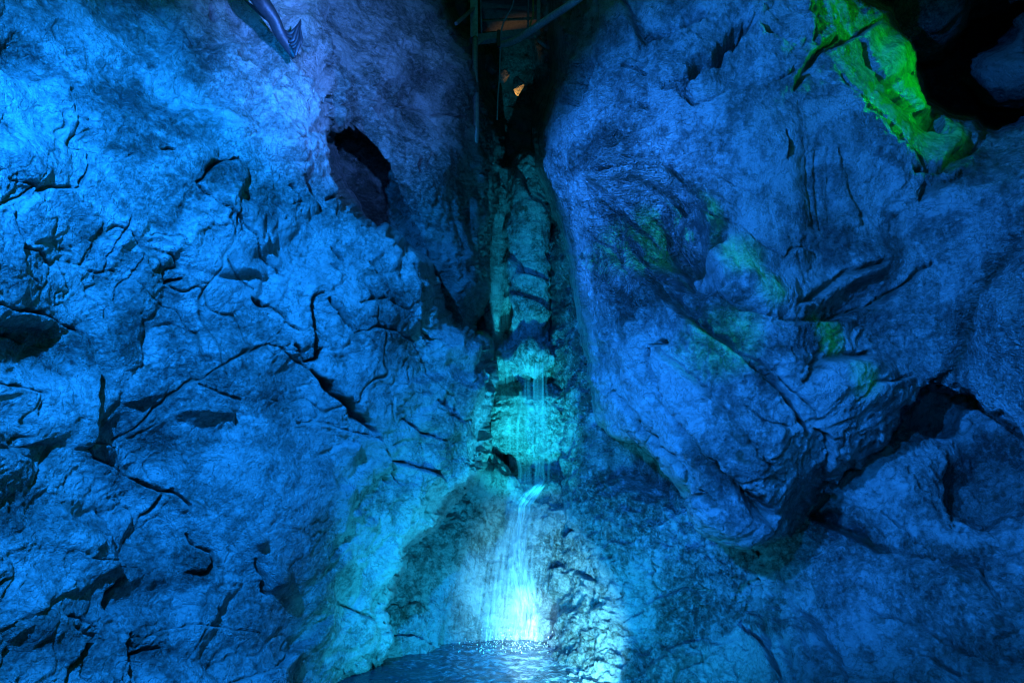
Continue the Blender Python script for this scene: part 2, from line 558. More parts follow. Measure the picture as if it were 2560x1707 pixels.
# ---- left cliff
A_depth = rbf([(-700, -300, 2.6), (-700, 850, 2.3), (-700, 2100, 2.2), (0, -400, 4.9), (0, 0, 4.7), (0, 850, 4.4), (0, 1707, 4.0), (0, 2100, 3.8),
               (400, 0, 5.8), (400, 850, 5.7), (400, 1300, 5.5), (400, 1707, 5.0), (700, -300, 6.7), (700, 0, 6.6), (740, 300, 6.35), (700, 850, 6.25),
               (760, 1400, 6.3), (720, 1707, 5.9), (830, 400, 6.8), (950, 700, 6.9), (1080, 750, 7.3), (1100, 1000, 7.5),
               (1200, 1000, 8.1), (1000, 1300, 7.2), (880, 1500, 6.95), (870, 1700, 6.7), (820, -200, 6.9), (1000, 1900, 6.6), (500, 2100, 4.8)])
A_out = [(-900, -600), (815, -600), (815, -100), (812, 0), (818, 150), (822, 260), (828, 351), (841, 400), (858, 468), (884, 520), (900, 556),
         (940, 580), (962, 572), (992, 606), (1038, 636), (1070, 664), (1099, 708), (1110, 752), (1131, 806), (1170, 850), (1212, 856), (1223, 943),
         (1219, 1000), (1217, 1070), (1219, 1126), (1205, 1180), (1180, 1212), (1132, 1250), (1104, 1292), (1070, 1330), (1013, 1366), (1003, 1440),
         (985, 1480), (955, 1520), (962, 1580), (950, 1630), (900, 1675), (860, 1710), (840, 1800), (840, 2300), (-900, 2300)]
A_cr = [
    ([(165, 357), (192, 367), (230, 376), (263, 384), (296, 392), (329, 387)], 5, .10, .05),
    ([(0, 513), (33, 496), (60, 483), (71, 463), (44, 452), (11, 447)], 5, .12, .03),
    ([(71, 463), (88, 483), (121, 466), (159, 472), (192, 466), (208, 439), (222, 406), (219, 378)], 5, .12, .04),
    ([(33, 521), (41, 581), (55, 598), (44, 631), (55, 675), (88, 697), (110, 713)], 6, .10, .05),
    ([(49, 620), (93, 625), (121, 642), (137, 664)], 5, .10, -.03),
    ([(485, 458), (516, 433), (538, 411), (565, 395), (598, 395)], 7, .22, .08),
    ([(485, 461), (516, 488), (549, 516), (581, 538), (603, 559), (631, 592), (658, 642), (691, 664), (718, 686)], 4, .08, -.05),
    ([(600, 132), (614, 137), (642, 154), (672, 167)], 8, .30, .05),
    ([(685, 206), (691, 208), (713, 217), (748, 228)], 8, .30, .05),
    ([(405, 255), (420, 268), (433, 280), (447, 288)], 9, .2, .05),
    ([(461, 55), (483, 77), (494, 88)], 6, .2, .05),
    ([(535, -10), (543, 10), (552, 22)], 9, .3, .0),
    ([(686, 236), (702, 274), (724, 307), (751, 329), (768, 351)], 4, .12, .05),
    ([(313, 543), (302, 570), (280, 609), (269, 642), (263, 675)], 4, .10, -.05),
    ([(346, 636), (329, 675), (324, 691), (296, 724), (285, 757)], 4, .10, -.05),
    ([(362, 592), (384, 581), (417, 590), (439, 587), (455, 598)], 4, .08, .05),
    ([(406, 708), (428, 699), (450, 694)], 8, .22, .05),
    ([(0, 762), (44, 776), (93, 779), (126, 784), (165, 795), (192, 812), (230, 834)], 6, .2, .06),
    ([(11, 828), (44, 839), (82, 842), (110, 856)], 5, .16, .05),
    ([(400, 378), (422, 373), (439, 373)], 5, .2, .02),
    ([(636, 744), (658, 757), (675, 762)], 9, .25, .02),
    ([(675, 762), (702, 779), (724, 812), (751, 828)], 5, .14, .03),
    ([(813, 727), (791, 732), (783, 768), (786, 806), (790, 850), (800, 890)], 5, .2, .06),
    ([(824, 743), (841, 763), (863, 795), (885, 823)], 5, .2, -.06),
    ([(754, 444), (779, 477), (801, 505), (812, 516)], 6, .16, .04),
    ([(718, 466), (740, 488), (754, 505)], 6, .16, .04),
    ([(841, 609), (850, 625), (863, 645)], 9, .25, .0),
    ([(835, 653), (857, 680)], 7, .2, .0),
    ([(820, 493), (838, 486), (856, 488)], 7, .25, .0),
    ([(560, 650), (590, 690), (640, 720)], 4, .08, .03),
    ([(0, 951), (38, 962), (82, 967), (117, 981)], 6, .16, .06),
    ([(754, 877), (705, 866), (667, 858), (634, 877), (590, 894), (546, 916), (514, 935), (494, 951), (464, 959), (437, 978), (415, 995), (405, 1012), (380, 1040), (350, 1070), (310, 1095)], 5, .13, -.07),
    ([(494, 962), (535, 976), (568, 989), (601, 1003)], 5, .12, .05),
    ([(377, 1058), (404, 1036), (448, 1019), (492, 1017), (535, 1019), (568, 1022), (590, 1036), (590, 1063)], 6, .06, .09),
    ([(787, 926), (820, 959), (841, 981), (874, 1003), (896, 1036), (929, 1058), (956, 1085)], 13, .55, -.02),
    ([(956, 1085), (965, 1110), (985, 1160), (1000, 1210)], 5, .12, .05),
    ([(740, 862), (754, 877), (765, 899), (803, 894), (806, 870)], 6, .3, .02),
    ([(705, 866), (740, 900), (787, 926)], 4, .12, .0),
    ([(227, 1058), (221, 1090), (227, 1123)], 6, .16, .05),
    ([(227, 1123), (240, 1140), (273, 1153), (306, 1167), (339, 1189), (372, 1205), (404, 1222), (432, 1227), (454, 1243), (475, 1265)], 9, .36, .10),
    ([(410, 1232), (393, 1265), (363, 1287)], 5, .15, .03),
    ([(227, 1112), (262, 1101), (290, 1104), (314, 1118)], 5, .14, .05),
    ([(137, 1118), (126, 1161), (104, 1200), (82, 1216)], 5, .12, -.06),
    ([(109, 1003), (93, 1036)], 5, .12, .02),
    ([(180, 1189), (164, 1227)], 5, .14, .0),
    ([(262, 1276), (279, 1309), (290, 1347)], 5, .14, .04),
    ([(306, 1451), (279, 1478), (273, 1506), (284, 1533)], 12, .35, .03),
    ([(202, 1402), (240, 1406), (273, 1408), (306, 1418), (355, 1413)], 5, .15, .06),
    ([(71, 1418), (49, 1440), (27, 1467)], 7, .2, .0),
    ([(186, 1566), (219, 1582), (240, 1588), (224, 1626), (202, 1659), (191, 1707), (185, 1760)], 7, .3, .03),
    ([(333, 1577), (333, 1626), (336, 1670), (342, 1700)], 8, .35, .05),
    ([(339, 1631), (372, 1615), (415, 1610)], 7, .25, .04),
    ([(339, 1588), (382, 1582), (432, 1566), (481, 1558), (535, 1560), (601, 1571), (656, 1579)], 4, .10, .06),
    ([(464, 1336), (475, 1358), (525, 1380), (514, 1435), (459, 1429)], 7, .2, .06),
    ([(160, 1540), (190, 1535), (215, 1545), (250, 1570)], 7, .25, .0),
    ([(628, 1396), (650, 1440), (656, 1478), (672, 1492)], 6, .14, -.02),
    ([(820, 1396), (852, 1375), (902, 1347)], 4, .07, .07),
    ([(745, 1060), (800, 1055), (870, 1075), (960, 1100)], 4, .08, .05),
    ([(1020, 1050), (1060, 1085), (1110, 1095)], 4, .12, .04),
    ([(1100, 1000), (1120, 1030), (1150, 1050)], 4, .14, .04),
    ([(990, 1160), (1040, 1165), (1090, 1180), (1110, 1200)], 4, .12, .05),
    ([(1165, 1100), (1170, 1150), (1165, 1210)], 5, .15, .04),
    ([(860, 1510), (900, 1530), (940, 1545)], 5, .15, .04),
    ([(580, 1707), (700, 1660), (780, 1600), (800, 1560), (830, 1535)], 8, .08, .10),
    ([(900, 755), (960, 745), (1020, 770), (1060, 800), (1100, 870)], 6, .12, .05),
    ([(890, 830), (940, 815), (1000, 830), (1060, 860), (1090, 920)], 5, .12, .05),
    ([(1040, 660), (1060, 720), (1075, 800), (1105, 860)], 8, .16, .06),
    ([(930, 650), (960, 700), (1000, 740)], 5, .10, .05),
    ([(960, 590), (1000, 620), (1040, 640)], 5, .10, .05),
    ([(240, 860), (250, 930), (230, 1000), (225, 1060)], 6, .05, .10),
]
A_bl = [(130, 880, 120, 70, 0, -.14), (390, 1140, 70, 60, 20, -.10), (260, 190, 140, 60, 20, -.10), (60, 130, 60, 50, 0, -.12),
        (480, 220, 110, 50, 10, -.10), (639, 1352, 16, 16, 0, .09), (683, 1432, 30, 42, -15, .11), (900, 1290, 10, 10, 0, .06), (935, 1312, 14, 12, 0, .06),
        (560, 1250, 170, 190, 0, .12), (560, 960, 130, 60, -25, .10), (80, 400, 90, 60, 20, .07), (330, 760, 60, 130, 25, .08),
        (740, 250, 60, 260, -8, .10), (370, 1420, 110, 60, 0, .08), (400, 1490, 120, 40, 0, -.08), (700, 560, 80, 60, 0, .05), (180, 1350, 90, 50, 30, .09),
        (100, 1560, 100, 40, 0, .08), (560, 430, 55, 35, -30, -.08), (1050, 1220, 50, 70, 20, .08), (470, 660, 90, 60, 0, .08)]
rock_mass("cliff", A_out, A_depth, (-900, 1300, -600, 2300), M_LEFT, A_cr, A_bl, edge=(45, 0.35), skirt=0.16,
          stain_shades=[(130, 880, 140, 60, 10, 1), (330, 260, 230, 60, 15, .9), (300, 350, 120, 40, 10, .8), (70, 130, 60, 50, 0, 1), (480, 130, 90, 70, 0, .7), (560, 430, 60, 40, 0, .6), (440, 1120, 90, 60, 0, .9),
                  (300, 1180, 110, 40, 30, .9), (640, 520, 70, 60, 40, .7), (90, 1280, 160, 50, 10, .8), (60, 1620, 110, 60, 0, .7), (420, 1420, 120, 50, 0, .7), (340, 800, 50, 90, 30, .8), (980, 780, 70, 90, -20, .6), (420, 1640, 150, 40, 0, .6), (30, 640, 40, 90, 0, .7)],
          calm=[(650, 1230, 210, 250, .75), (580, 960, 110, 60, .6), (90, 400, 100, 70, .6), (540, 640, 90, 80, .5), (330, 720, 70, 90, .5), (700, 1550, 120, 120, .5), (260, 960, 60, 80, .4)],
          style=dict(big=.16, big_s=.8, facet=.075, facet_s=.9, facet2=.030, facet2_s=2.7, fine=.014, joint=.035, warp=.2, rough=.006, plate=.010, crease=.04),
          label="fractured cliff of pale rock filling the left of the gorge")

# ---- inner left wall of the cleft
B_depth = rbf([(700, -400, 7.1), (780, 0, 7.05), (790, 200, 7.0), (800, 330, 7.3), (830, 420, 8.6), (900, 560, 9.3), (880, 200, 7.45), (960, 100, 7.9), (940, 420, 8.2),
               (1000, 560, 8.5), (1060, 300, 8.5), (1150, 150, 9.0), (1150, 400, 9.1), (1165, 600, 9.3), (1100, 700, 9.0), (1195, 740, 9.6),
               (1200, 300, 10.2), (1240, 400, 11.6), (1240, 600, 11.4), (1215, 760, 10.6), (1200, 200, 10.0), (1230, 60, 11.5), (1000, -300, 8.5), (1200, -300, 10.0), (1150, 950, 9.3), (1000, 900, 9.0)])
B_out = [(640, -700), (1085, -700), (1090, -60), (1098, 0), (1106, 30), (1115, 62), (1145, 95), (1172, 112), (1185, 200), (1225, 300), (1243, 345), (1247, 430), (1247, 510),
         (1232, 560), (1220, 621), (1207, 733), (1196, 790), (1170, 860), (1150, 1000), (900, 1000), (800, 700), (700, 400)]
B_cr = [([(879, 313), (907, 340), (934, 362)], 6, .10, .05), ([(929, 11), (956, 44), (989, 71), (1016, 104)], 5, .12, .05),
        ([(1077, 44), (1099, 77), (1126, 137), (1153, 165)], 6, .15, .05), ([(1062, 380), (1060, 400), (1058, 424)], 7, .25, .03),
        ([(890, 241), (956, 258), (1027, 274), (1099, 285), (1164, 290)], 4, .08, .03),
        ([(920, 262), (950, 300), (1020, 360), (1060, 384)], 5, .1, .04),
        ([(820, 262), (850, 262), (882, 258)], 3, .06, .0), ([(960, 160), (940, 200), (930, 260)], 8, .04, .05)]
B_bl = [(850, 420, 50, 60, 0, -.2), (835, 240, 26, 120, 0, .10), (1080, 260, 70, 140, 10, -.08), (940, 150, 60, 110, 0, .06)]
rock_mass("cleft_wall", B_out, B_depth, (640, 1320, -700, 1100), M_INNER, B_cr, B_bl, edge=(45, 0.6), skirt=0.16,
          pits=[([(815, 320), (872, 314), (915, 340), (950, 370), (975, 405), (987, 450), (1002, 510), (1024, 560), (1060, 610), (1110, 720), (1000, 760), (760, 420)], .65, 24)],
          stain_shades=[(900, 470, 110, 180, -25, 1), (1080, 700, 60, 130, -20, .9), (1030, 230, 70, 120, 10, .6), (1150, 500, 60, 300, 0, .4)],
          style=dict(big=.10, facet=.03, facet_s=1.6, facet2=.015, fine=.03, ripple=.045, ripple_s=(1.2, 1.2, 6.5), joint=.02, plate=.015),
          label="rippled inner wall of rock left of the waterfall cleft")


# ---- back of the cleft: the waterfall's rock, steps and apron
def C_depth(X, Y):
    yy = [200, 330, 400, 500, 700, 850, 872, 885, 905, 925, 960, 978, 990, 1050, 1135, 1160, 1185, 1215, 1300, 1400, 1500, 1600, 1720, 2100]
    dd = [13.8, 13.3, 12.9, 12.5, 12.0, 11.65, 11.5, 11.15, 11.1, 11.6, 11.5, 11.1, 10.75, 10.5, 10.4, 10.55, 10.25, 9.75, 9.45, 9.15, 8.9, 8.6, 8.2, 7.6]
    z = np.interp(Y, yy, dd)
    low = np.clip((Y - 1130) / 200.0, 0, 1)
    lat = np.clip((np.abs(X - 1290) - 50) / 300.0, 0, 3)
    z = z - low * np.where(X < 1290, 0.9, 0.55) * lat ** 1.2
    up = np.clip((1130 - Y) / 150.0, 0, 1)
    col = np.minimum(0.55 * ((X - 1328) / 52.0) ** 2, 0.5 + 0.5 * ((X - 1240) / 45.0) ** 2)
    z = z + np.clip((900 - Y) / 60.0, 0, 1) * np.clip(col, 0, 1.6) + up * 0.06 * ((X - 1312) / 90.0) ** 2
    return z


C_out = [(1130, 300), (1240, 400), (1262, 418), (1272, 395), (1300, 378), (1330, 388), (1380, 395), (1480, 400), (1700, 1000), (1750, 2300), (800, 2300), (800, 1200), (1130, 1000)]
C_bl = [(1240, 680, 40, 160, 8, .12), (1325, 620, 45, 220, 0, .18), (1330, 895, 42, 24, 0, .22), (1270, 780, 14, 45, 10, -.35), (1345, 760, 40, 80, 0, .06),
        (1300, 1060, 60, 60, 0, .04), (1250, 1165, 32, 20, 30, -.16), (1225, 1200, 60, 45, 20, .22), (1250, 1340, 60, 120, 5, -.10),
        (1120, 1400, 70, 160, 20, .10), (1410, 1470, 60, 50, 0, .14), (1440, 1580, 60, 45, 0, .14), (1350, 1560, 40, 40, 0, .12), (1010, 1560, 90, 60, 0, .1), (1420, 1330, 60, 70, 0, .1)]
C_cr = [([(1305, 430), (1318, 470), (1330, 500)], 4, .12, .04), ([(1290, 640), (1320, 690), (1365, 720)], 5, .16, .05), ([(1300, 735), (1330, 760), (1370, 785)], 5, .16, .06),
        ([(1262, 742), (1275, 730), (1292, 712)], 6, .2, .05), ([(1222, 1140), (1250, 1150), (1275, 1180), (1300, 1205)], 8, .25, .08),
        ([(1370, 1420), (1410, 1414), (1440, 1420)], 6, .2, .08), ([(1415, 1348), (1435, 1327), (1460, 1305)], 5, .15, .05),
        ([(1445, 1455), (1485, 1455)], 4, .14, .05), ([(1480, 1512), (1525, 1515)], 4, .12, .05), ([(1460, 1590), (1500, 1590), (1530, 1575)], 5, .15, .05),
        ([(950, 1585), (1000, 1592), (1050, 1610), (1080, 1618)], 5, .18, .05)]
rock_mass("waterfall_rock", C_out, C_depth, (800, 1760, 250, 2300), M_CHUTE, C_cr, C_bl, edge=(30, 0.5), skirt=0.12, calm=[(1310, 620, 90, 290, .65), (1310, 1060, 90, 75, .5), (1130, 1440, 150, 170, .45)],
          style=dict(big=.05, facet=.035, facet_s=2.2, facet2=.03, facet2_s=5.5, fine=.035, fine_s=5, joint=.03, plate=.035),
          label="wet stepped rock behind and below the waterfall")

# ---- right inner wall, coming forward to the pool
D_depth = rbf([(1340, 250, 13.2), (1373, 300, 12.9), (1373, 600, 12.2), (1378, 900, 11.2), (1400, 1050, 10.4), (1380, 1180, 10.2), (1450, 600, 10.8), (1480, 900, 9.7), (1520, 1100, 8.9),
               (1600, 1150, 8.5), (1700, 1300, 7.6), (1850, 1400, 7.05), (1750, 1500, 7.1), (1640, 1600, 7.2), (1600, 1700, 6.75), (1450, 1300, 8.9), (1460, 1500, 8.2), (1440, 1620, 7.75), (1400, 1700, 6.95),
               (1400, 0, 12.0), (1400, -500, 12.0), (1560, -500, 11), (1560, 0, 11), (1560, 300, 10.6), (1650, 700, 9.6), (1900, 1700, 6.8), (1500, 2000, 6.0), (1380, 1420, 9.3), (1800, 1050, 8.6), (2000, 1300, 7.9), (1330, 1560, 9.0), (1320, 1300, 9.9)])
D_out = [(1345, -600), (1350, 0), (1352, 150), (1372, 300), (1374, 600), (1376, 860), (1385, 960), (1402, 1003), (1399, 1095), (1392, 1160), (1400, 1230), (1415, 1330), (1385, 1420), (1372, 1480), (1385, 1560),
         (1372, 1640), (1382, 1720), (1400, 2300), (2000, 2300), (2000, 1320), (1800, 1080), (1650, 700), (1560, 300), (1560, -600)]
D_cr = [([(1404, 1018), (1415, 982), (1440, 946), (1471, 915)], 6, .2, .06), ([(1385, 610), (1410, 585), (1420, 572)], 4, .15, .05), ([(1378, 780), (1420, 745), (1450, 700)], 4, .1, .04),
        ([(1415, 1348), (1435, 1327)], 5, .2, .05), ([(1440, 1420), (1480, 1452), (1490, 1510)], 5, .1, .05), ([(1560, 1560), (1620, 1500), (1700, 1470), (1780, 1480)], 6, .08, .06),
        ([(1530, 1690), (1600, 1640), (1640, 1600)], 6, .1, .05), ([(1400, 1040), (1385, 1110), (1380, 1150)], 4, .1, .02)]
D_bl = [(1600, 1160, 90, 60, 30, -.30), (1550, 1300, 60, 120, 10, .1), (1480, 1560, 90, 70, 0, .12), (1680, 1420, 90, 60, 20, .1), (1460, 1150, 30, 150, 5, .08)]
rock_mass("cleft_wall", D_out, D_depth, (1260, 2010, -600, 2300), M_CHUTE, D_cr, D_bl, edge=(26, 0.35), skirt=0.10,
          style=dict(big=.07, facet=.03, facet_s=2.0, facet2=.026, facet2_s=5.0, fine=.035, fine_s=5, joint=.025, ripple=.02, ripple_s=(3, 3, 3), plate=.03),
          key="right_wall", stain_shades=[(1430, 720, 90, 340, 0, 1), (1560, 1130, 110, 90, 30, 1), (1640, 1180, 110, 60, 30, 1), (1560, 1250, 80, 120, 0, .6)], label="shadowed pitted wall of rock right of the waterfall, reaching down to the pool")  # wet dark rock, with shade below the buttress painted into its colour

# ---- big overhanging buttress on the right
E_depth = rbf([(1395, 0, 8.6), (1395, -400, 8.8), (1370, 400, 8.2), (1440, 650, 7.9), (1490, 1000, 7.5), (1550, 300, 7.3), (1560, 0, 7.6), (1600, 800, 6.7), (1700, 1000, 6.3), (1640, 1110, 6.7), (1850, 1250, 6.1),
               (1800, 500, 6.5), (1750, 150, 6.9), (1700, 450, 6.75), (2000, 300, 6.5), (2000, 700, 6.25), (2100, 1000, 6.05), (2040, 1230, 6.3), (2280, 900, 6.4), (2170, 190, 6.95), (2262, 150, 7.9), (2060, 80, 7.0), (2205, 45, 7.8), (2300, 330, 6.85), (2350, 290, 7.6), (2400, 350, 6.75), (2440, 335, 7.3), (2520, 380, 6.3),
               (2300, 500, 6.5), (2500, 600, 5.9), (2560, 800, 5.4), (2450, 950, 5.9), (2800, 500, 4.8), (2900, 1000, 4.2), (2000, -400, 7.3), (3300, 700, 3.2)])
E_out = [(1385, -600), (1393, -100), (1395, 0), (1397, 89), (1408, 179), (1386, 268), (1370, 335), (1370, 424), (1395, 482), (1421, 549), (1439, 625), (1447, 690), (1461, 779), (1477, 906), (1490, 1010), (1503, 1058),
         (1530, 1082), (1599, 1100), (1655, 1141), (1686, 1197), (1727, 1243), (1732, 1299), (1783, 1330), (1844, 1365), (1910, 1370), (1977, 1350), (2022, 1309), (2030, 1284), (2073, 1222), (2150, 1169),
         (2237, 1096), (2270, 1063), (2303, 1000), (2318, 985), (2370, 990), (2420, 987), (2460, 1030), (2560, 1100), (2700, 1200), (3400, 1500), (3400, 200), (2700, 290), (2560, 318), (2500, 345), (2449, 339),
         (2422, 313), (2378, 304), (2346, 290), (2306, 268), (2286, 210), (2271, 165), (2271, 121), (2244, 89), (2217, 49), (2208, 36), (2163, 18), (2141, 0), (2100, -80), (2000, -600)]
E_cr = [
    ([(1618, 103), (1636, 96), (1662, 85), (1694, 67), (1729, 49), (1761, 36)], 18, .5, .10),
    ([(1680, 103), (1707, 80), (1734, 62)], 6, .18, .05),
    ([(1707, 203), (1734, 183), (1761, 161), (1792, 138), (1814, 112), (1841, 80), (1868, 58), (1886, 49)], 22, .75, .16),
    ([(1886, 52), (1917, 80), (1948, 96), (1985, 112)], 12, .4, .10),
    ([(1734, 268), (1774, 263), (1801, 246), (1823, 232), (1859, 230), (1899, 219), (1944, 205), (1975, 188), (2010, 170)], 10, .35, .12),
    ([(1658, 221), (1689, 219), (1716, 241), (1729, 263)], 14, .5, .08),
    ([(1564, 170), (1591, 170), (1618, 192)], 12, .25, .04),
    ([(1600, 258), (1622, 270)], 12, .15, .03),
    ([(1734, 429), (1770, 433), (1814, 446), (1837, 464), (1886, 482)], 4, .07, .04),
    ([(1600, 470), (1622, 462), (1660, 480), (1690, 520)], 14, .3, .05),
    ([(1475, 473), (1506, 451), (1542, 437), (1582, 440), (1636, 429), (1676, 415)], 18, .4, .18),
    ([(1676, 417), (1690, 440), (1712, 462)], 7, .2, .04),
    ([(1720, 500), (1747, 522), (1774, 540), (1796, 554), (1823, 558), (1850, 556), (1868, 571), (1899, 603), (1930, 621), (1962, 638)], 5, .14, .05),
    ([(1966, 641), (1992, 615), (2022, 610), (2058, 636)], 4, .10, .05),
    ([(1630, 860), (1648, 856), (1668, 860)], 7, .25, .03),
    ([(1630, 870), (1628, 916), (1640, 952), (1660, 988), (1686, 1018), (1696, 1034)], 10, .5, -.08),
    ([(1645, 967), (1686, 1034), (1727, 1090), (1767, 1141), (1808, 1177), (1844, 1217), (1885, 1258), (1910, 1289)], 24, .30, -.08),
    ([(1740, 1100), (1800, 1130), (1830, 1190), (1880, 1240), (1910, 1270)], 5, .12, -.05),
    ([(1732, 1258), (1757, 1238), (1783, 1230)], 5, .12, .04),
    ([(1706, 768), (1747, 809), (1788, 845), (1839, 870), (1869, 901), (1890, 927)], 7, .12, .05),
    ([(1834, 865), (1885, 886), (1941, 932), (1977, 972), (2012, 1003), (2033, 1023)], 6, .14, .05),
    ([(2012, 952), (2053, 896), (2114, 886), (2191, 876)], 24, .14, .07),
    ([(2028, 1064), (2058, 1080), (2073, 1126), (2063, 1171), (2068, 1212)], 5, .10, -.05),
    ([(2002, 748), (2043, 738), (2089, 707), (2130, 677), (2200, 656)], 20, .12, .07),
    ([(2150, 100), (2186, 174), (2213, 210), (2239, 241), (2280, 268), (2315, 295), (2351, 313), (2382, 321)], 14, .22, -.05),
    ([(2047, 134), (2012, 174), (1980, 232)], 12, .12, .06),
    ([(2047, 134), (2090, 115), (2140, 90), (2200, 50)], 9, .07, .05),
    ([(2020, 380), (2040, 480), (2054, 563)], 10, .03, 0), ([(2047, 370), (2060, 470), (2072, 567)], 9, .03, 0),
    ([(2078, 366), (2090, 470), (2098, 567)], 9, .03, 0), ([(2105, 370), (2140, 470), (2170, 558)], 14, .04, .02),
    ([(2288, 424), (2346, 402), (2413, 371), (2458, 348)], 26, .16, .05),
    ([(2293, 496), (2337, 469), (2382, 437), (2427, 411)], 24, .14, .05),
    ([(1962, 335), (1972, 375), (1965, 400)], 5, .12, .04),
    ([(2318, 985), (2368, 937), (2400, 850), (2450, 720), (2500, 620), (2560, 560)], 18, .12, -.08),
    ([(1560, 330), (1520, 370), (1490, 410)], 12, .10, .02),
    ([(1560, 560), (1600, 600), (1660, 650), (1700, 700)], 12, .14, .06),
    ([(1600, 540), (1620, 580), (1615, 600)], 8, .14, 0),
    ([(1480, 600), (1530, 640), (1580, 690)], 8, .10, .03),
    ([(1600, 640), (1660, 640), (1740, 630), (1800, 600)], 22, .16, .06),
    ([(2090, 40), (2095, 90), (2040, 130)], 6, .15, .04),
    ([(1560, 620), (1640, 720), (1720, 790), (1800, 840), (1870, 900), (1960, 990), (2010, 1080)], 14, .24, .12),
    ([(1500, 700), (1580, 790), (1660, 880), (1760, 960), (1850, 1050), (1900, 1150)], 7, .07, .04),
    ([(1540, 980), (1600, 1060), (1680, 1130), (1740, 1200), (1800, 1250)], 8, .10, .05),
    ([(1760, 700), (1850, 770), (1980, 800), (2100, 790), (2230, 740), (2330, 650)], 12, .12, .07),
    ([(2100, 200), (2150, 280), (2230, 360), (2330, 400)], 16, .10, .07),
    ([(1480, 0), (1500, 80), (1490, 160), (1450, 280)], 10, .08, -.05),
    ([(1560, 0), (1590, 60), (1610, 110), (1590, 170)], 7, .12, .05),
    ([(2120, 1000), (2170, 960), (2240, 950), (2290, 930)], 7, .1, .05),

    ([(2010, 0), (2020, 60), (2030, 110)], 6, .12, .05),
    ([(1860, 1010), (1900, 1040), (1960, 1060)], 5, .08, .04),
]
E_bl = [(1592, 448, 95, 52, 15, .42), (1450, 205, 22, 48, 10, -.40), (1418, 262, 14, 22, 30, -.2), (1705, 555, 85, 68, 0, .24), (1660, 500, 60, 60, 0, -.06), (1820, 680, 80, 55, 20, .10), (1900, 730, 70, 50, 0, .08),
        (1560, 600, 90, 80, 30, -.10), (1850, 1130, 150, 130, 20, .10), (1830, 1300, 110, 50, 10, .12), (2180, 830, 110, 70, 0, -.08), (2150, 740, 120, 40, -20, -.12), (2060, 470, 55, 130, -10, -.10),
        (2190, 650, 60, 50, 0, .08), (2200, 330, 70, 140, -35, .10), (2300, 500, 90, 60, 0, .08), (1900, 350, 110, 80, 0, .08), (2150, 950, 90, 60, 0, .1), (2500, 800, 80, 100, 0, .08),
        (1830, 170, 70, 50, -40, -.08), (2240, 150, 40, 70, 20, .1), (1590, 900, 40, 120, -10, .08)]


def E_pit(X, Y):
    a = np.exp(-(((X - 1560) / 190) ** 2 + ((Y - 330) / 260) ** 2) ** 1.5)
    b = np.exp(-(((X - 1530) / 120) ** 2 + ((Y - 640) / 190) ** 2) ** 1.5)
    c = np.exp(-(((X - 2500) / 150) ** 2 + ((Y - 800) / 260) ** 2) ** 1.5)
    return np.clip(a + b + c, 0, 1)


rock_mass("buttress", E_out, E_depth, (1330, 3400, -600, 1500), M_RIGHT, E_cr, E_bl, edge=(80, 0.5), skirt=0.12, pitted=E_pit, calm=[(2220, 190, 130, 190, .8), (2380, 320, 120, 60, .7), (1960, 420, 230, 200, .75), (1830, 200, 80, 50, .5), (2200, 640, 90, 80, .5), (1900, 620, 120, 60, .4), (1600, 920, 60, 100, .5)],
          pits=[([(1560, 455), (1640, 425), (1700, 440), (1770, 490), (1800, 560), (1790, 620), (1850, 720), (1750, 760), (1640, 720), (1590, 640), (1570, 560)], .5, 70)],
          stain_shades=[(1560, 640, 90, 150, -15, 1.6), (1700, 570, 100, 90, 10, 1.6), (1760, 760, 150, 60, 35, 1.2), (1550, 420, 90, 35, -10, 1.2), (2000, 620, 160, 50, 0, .6), (1500, 380, 110, 50, -30, .6), (1620, 105, 90, 40, 0, .7), (2090, 480, 60, 130, -10, 1), (2110, 340, 90, 60, 0, .8),  # wet rock, with shade painted into the middle of the buttress
                  (2060, 800, 200, 60, -25, .8), (2380, 420, 120, 50, -20, .8), (1800, 860, 160, 50, 35, .8), (2230, 640, 40, 90, 0, .7), (1780, 1150, 40, 120, -40, .7), (1440, 60, 40, 60, 0, .7)],
          style=dict(big=.10, facet=.022, facet_s=1.0, facet2=.008, facet2_s=3.2, fine=.018, joint=.012, plate=.008, crease=.035, rough=.007, ripple=.022, ripple_s=(3.0, 3.0, 4.5)),
          label="huge waterworn rock buttress overhanging on the right with a green lit rim")

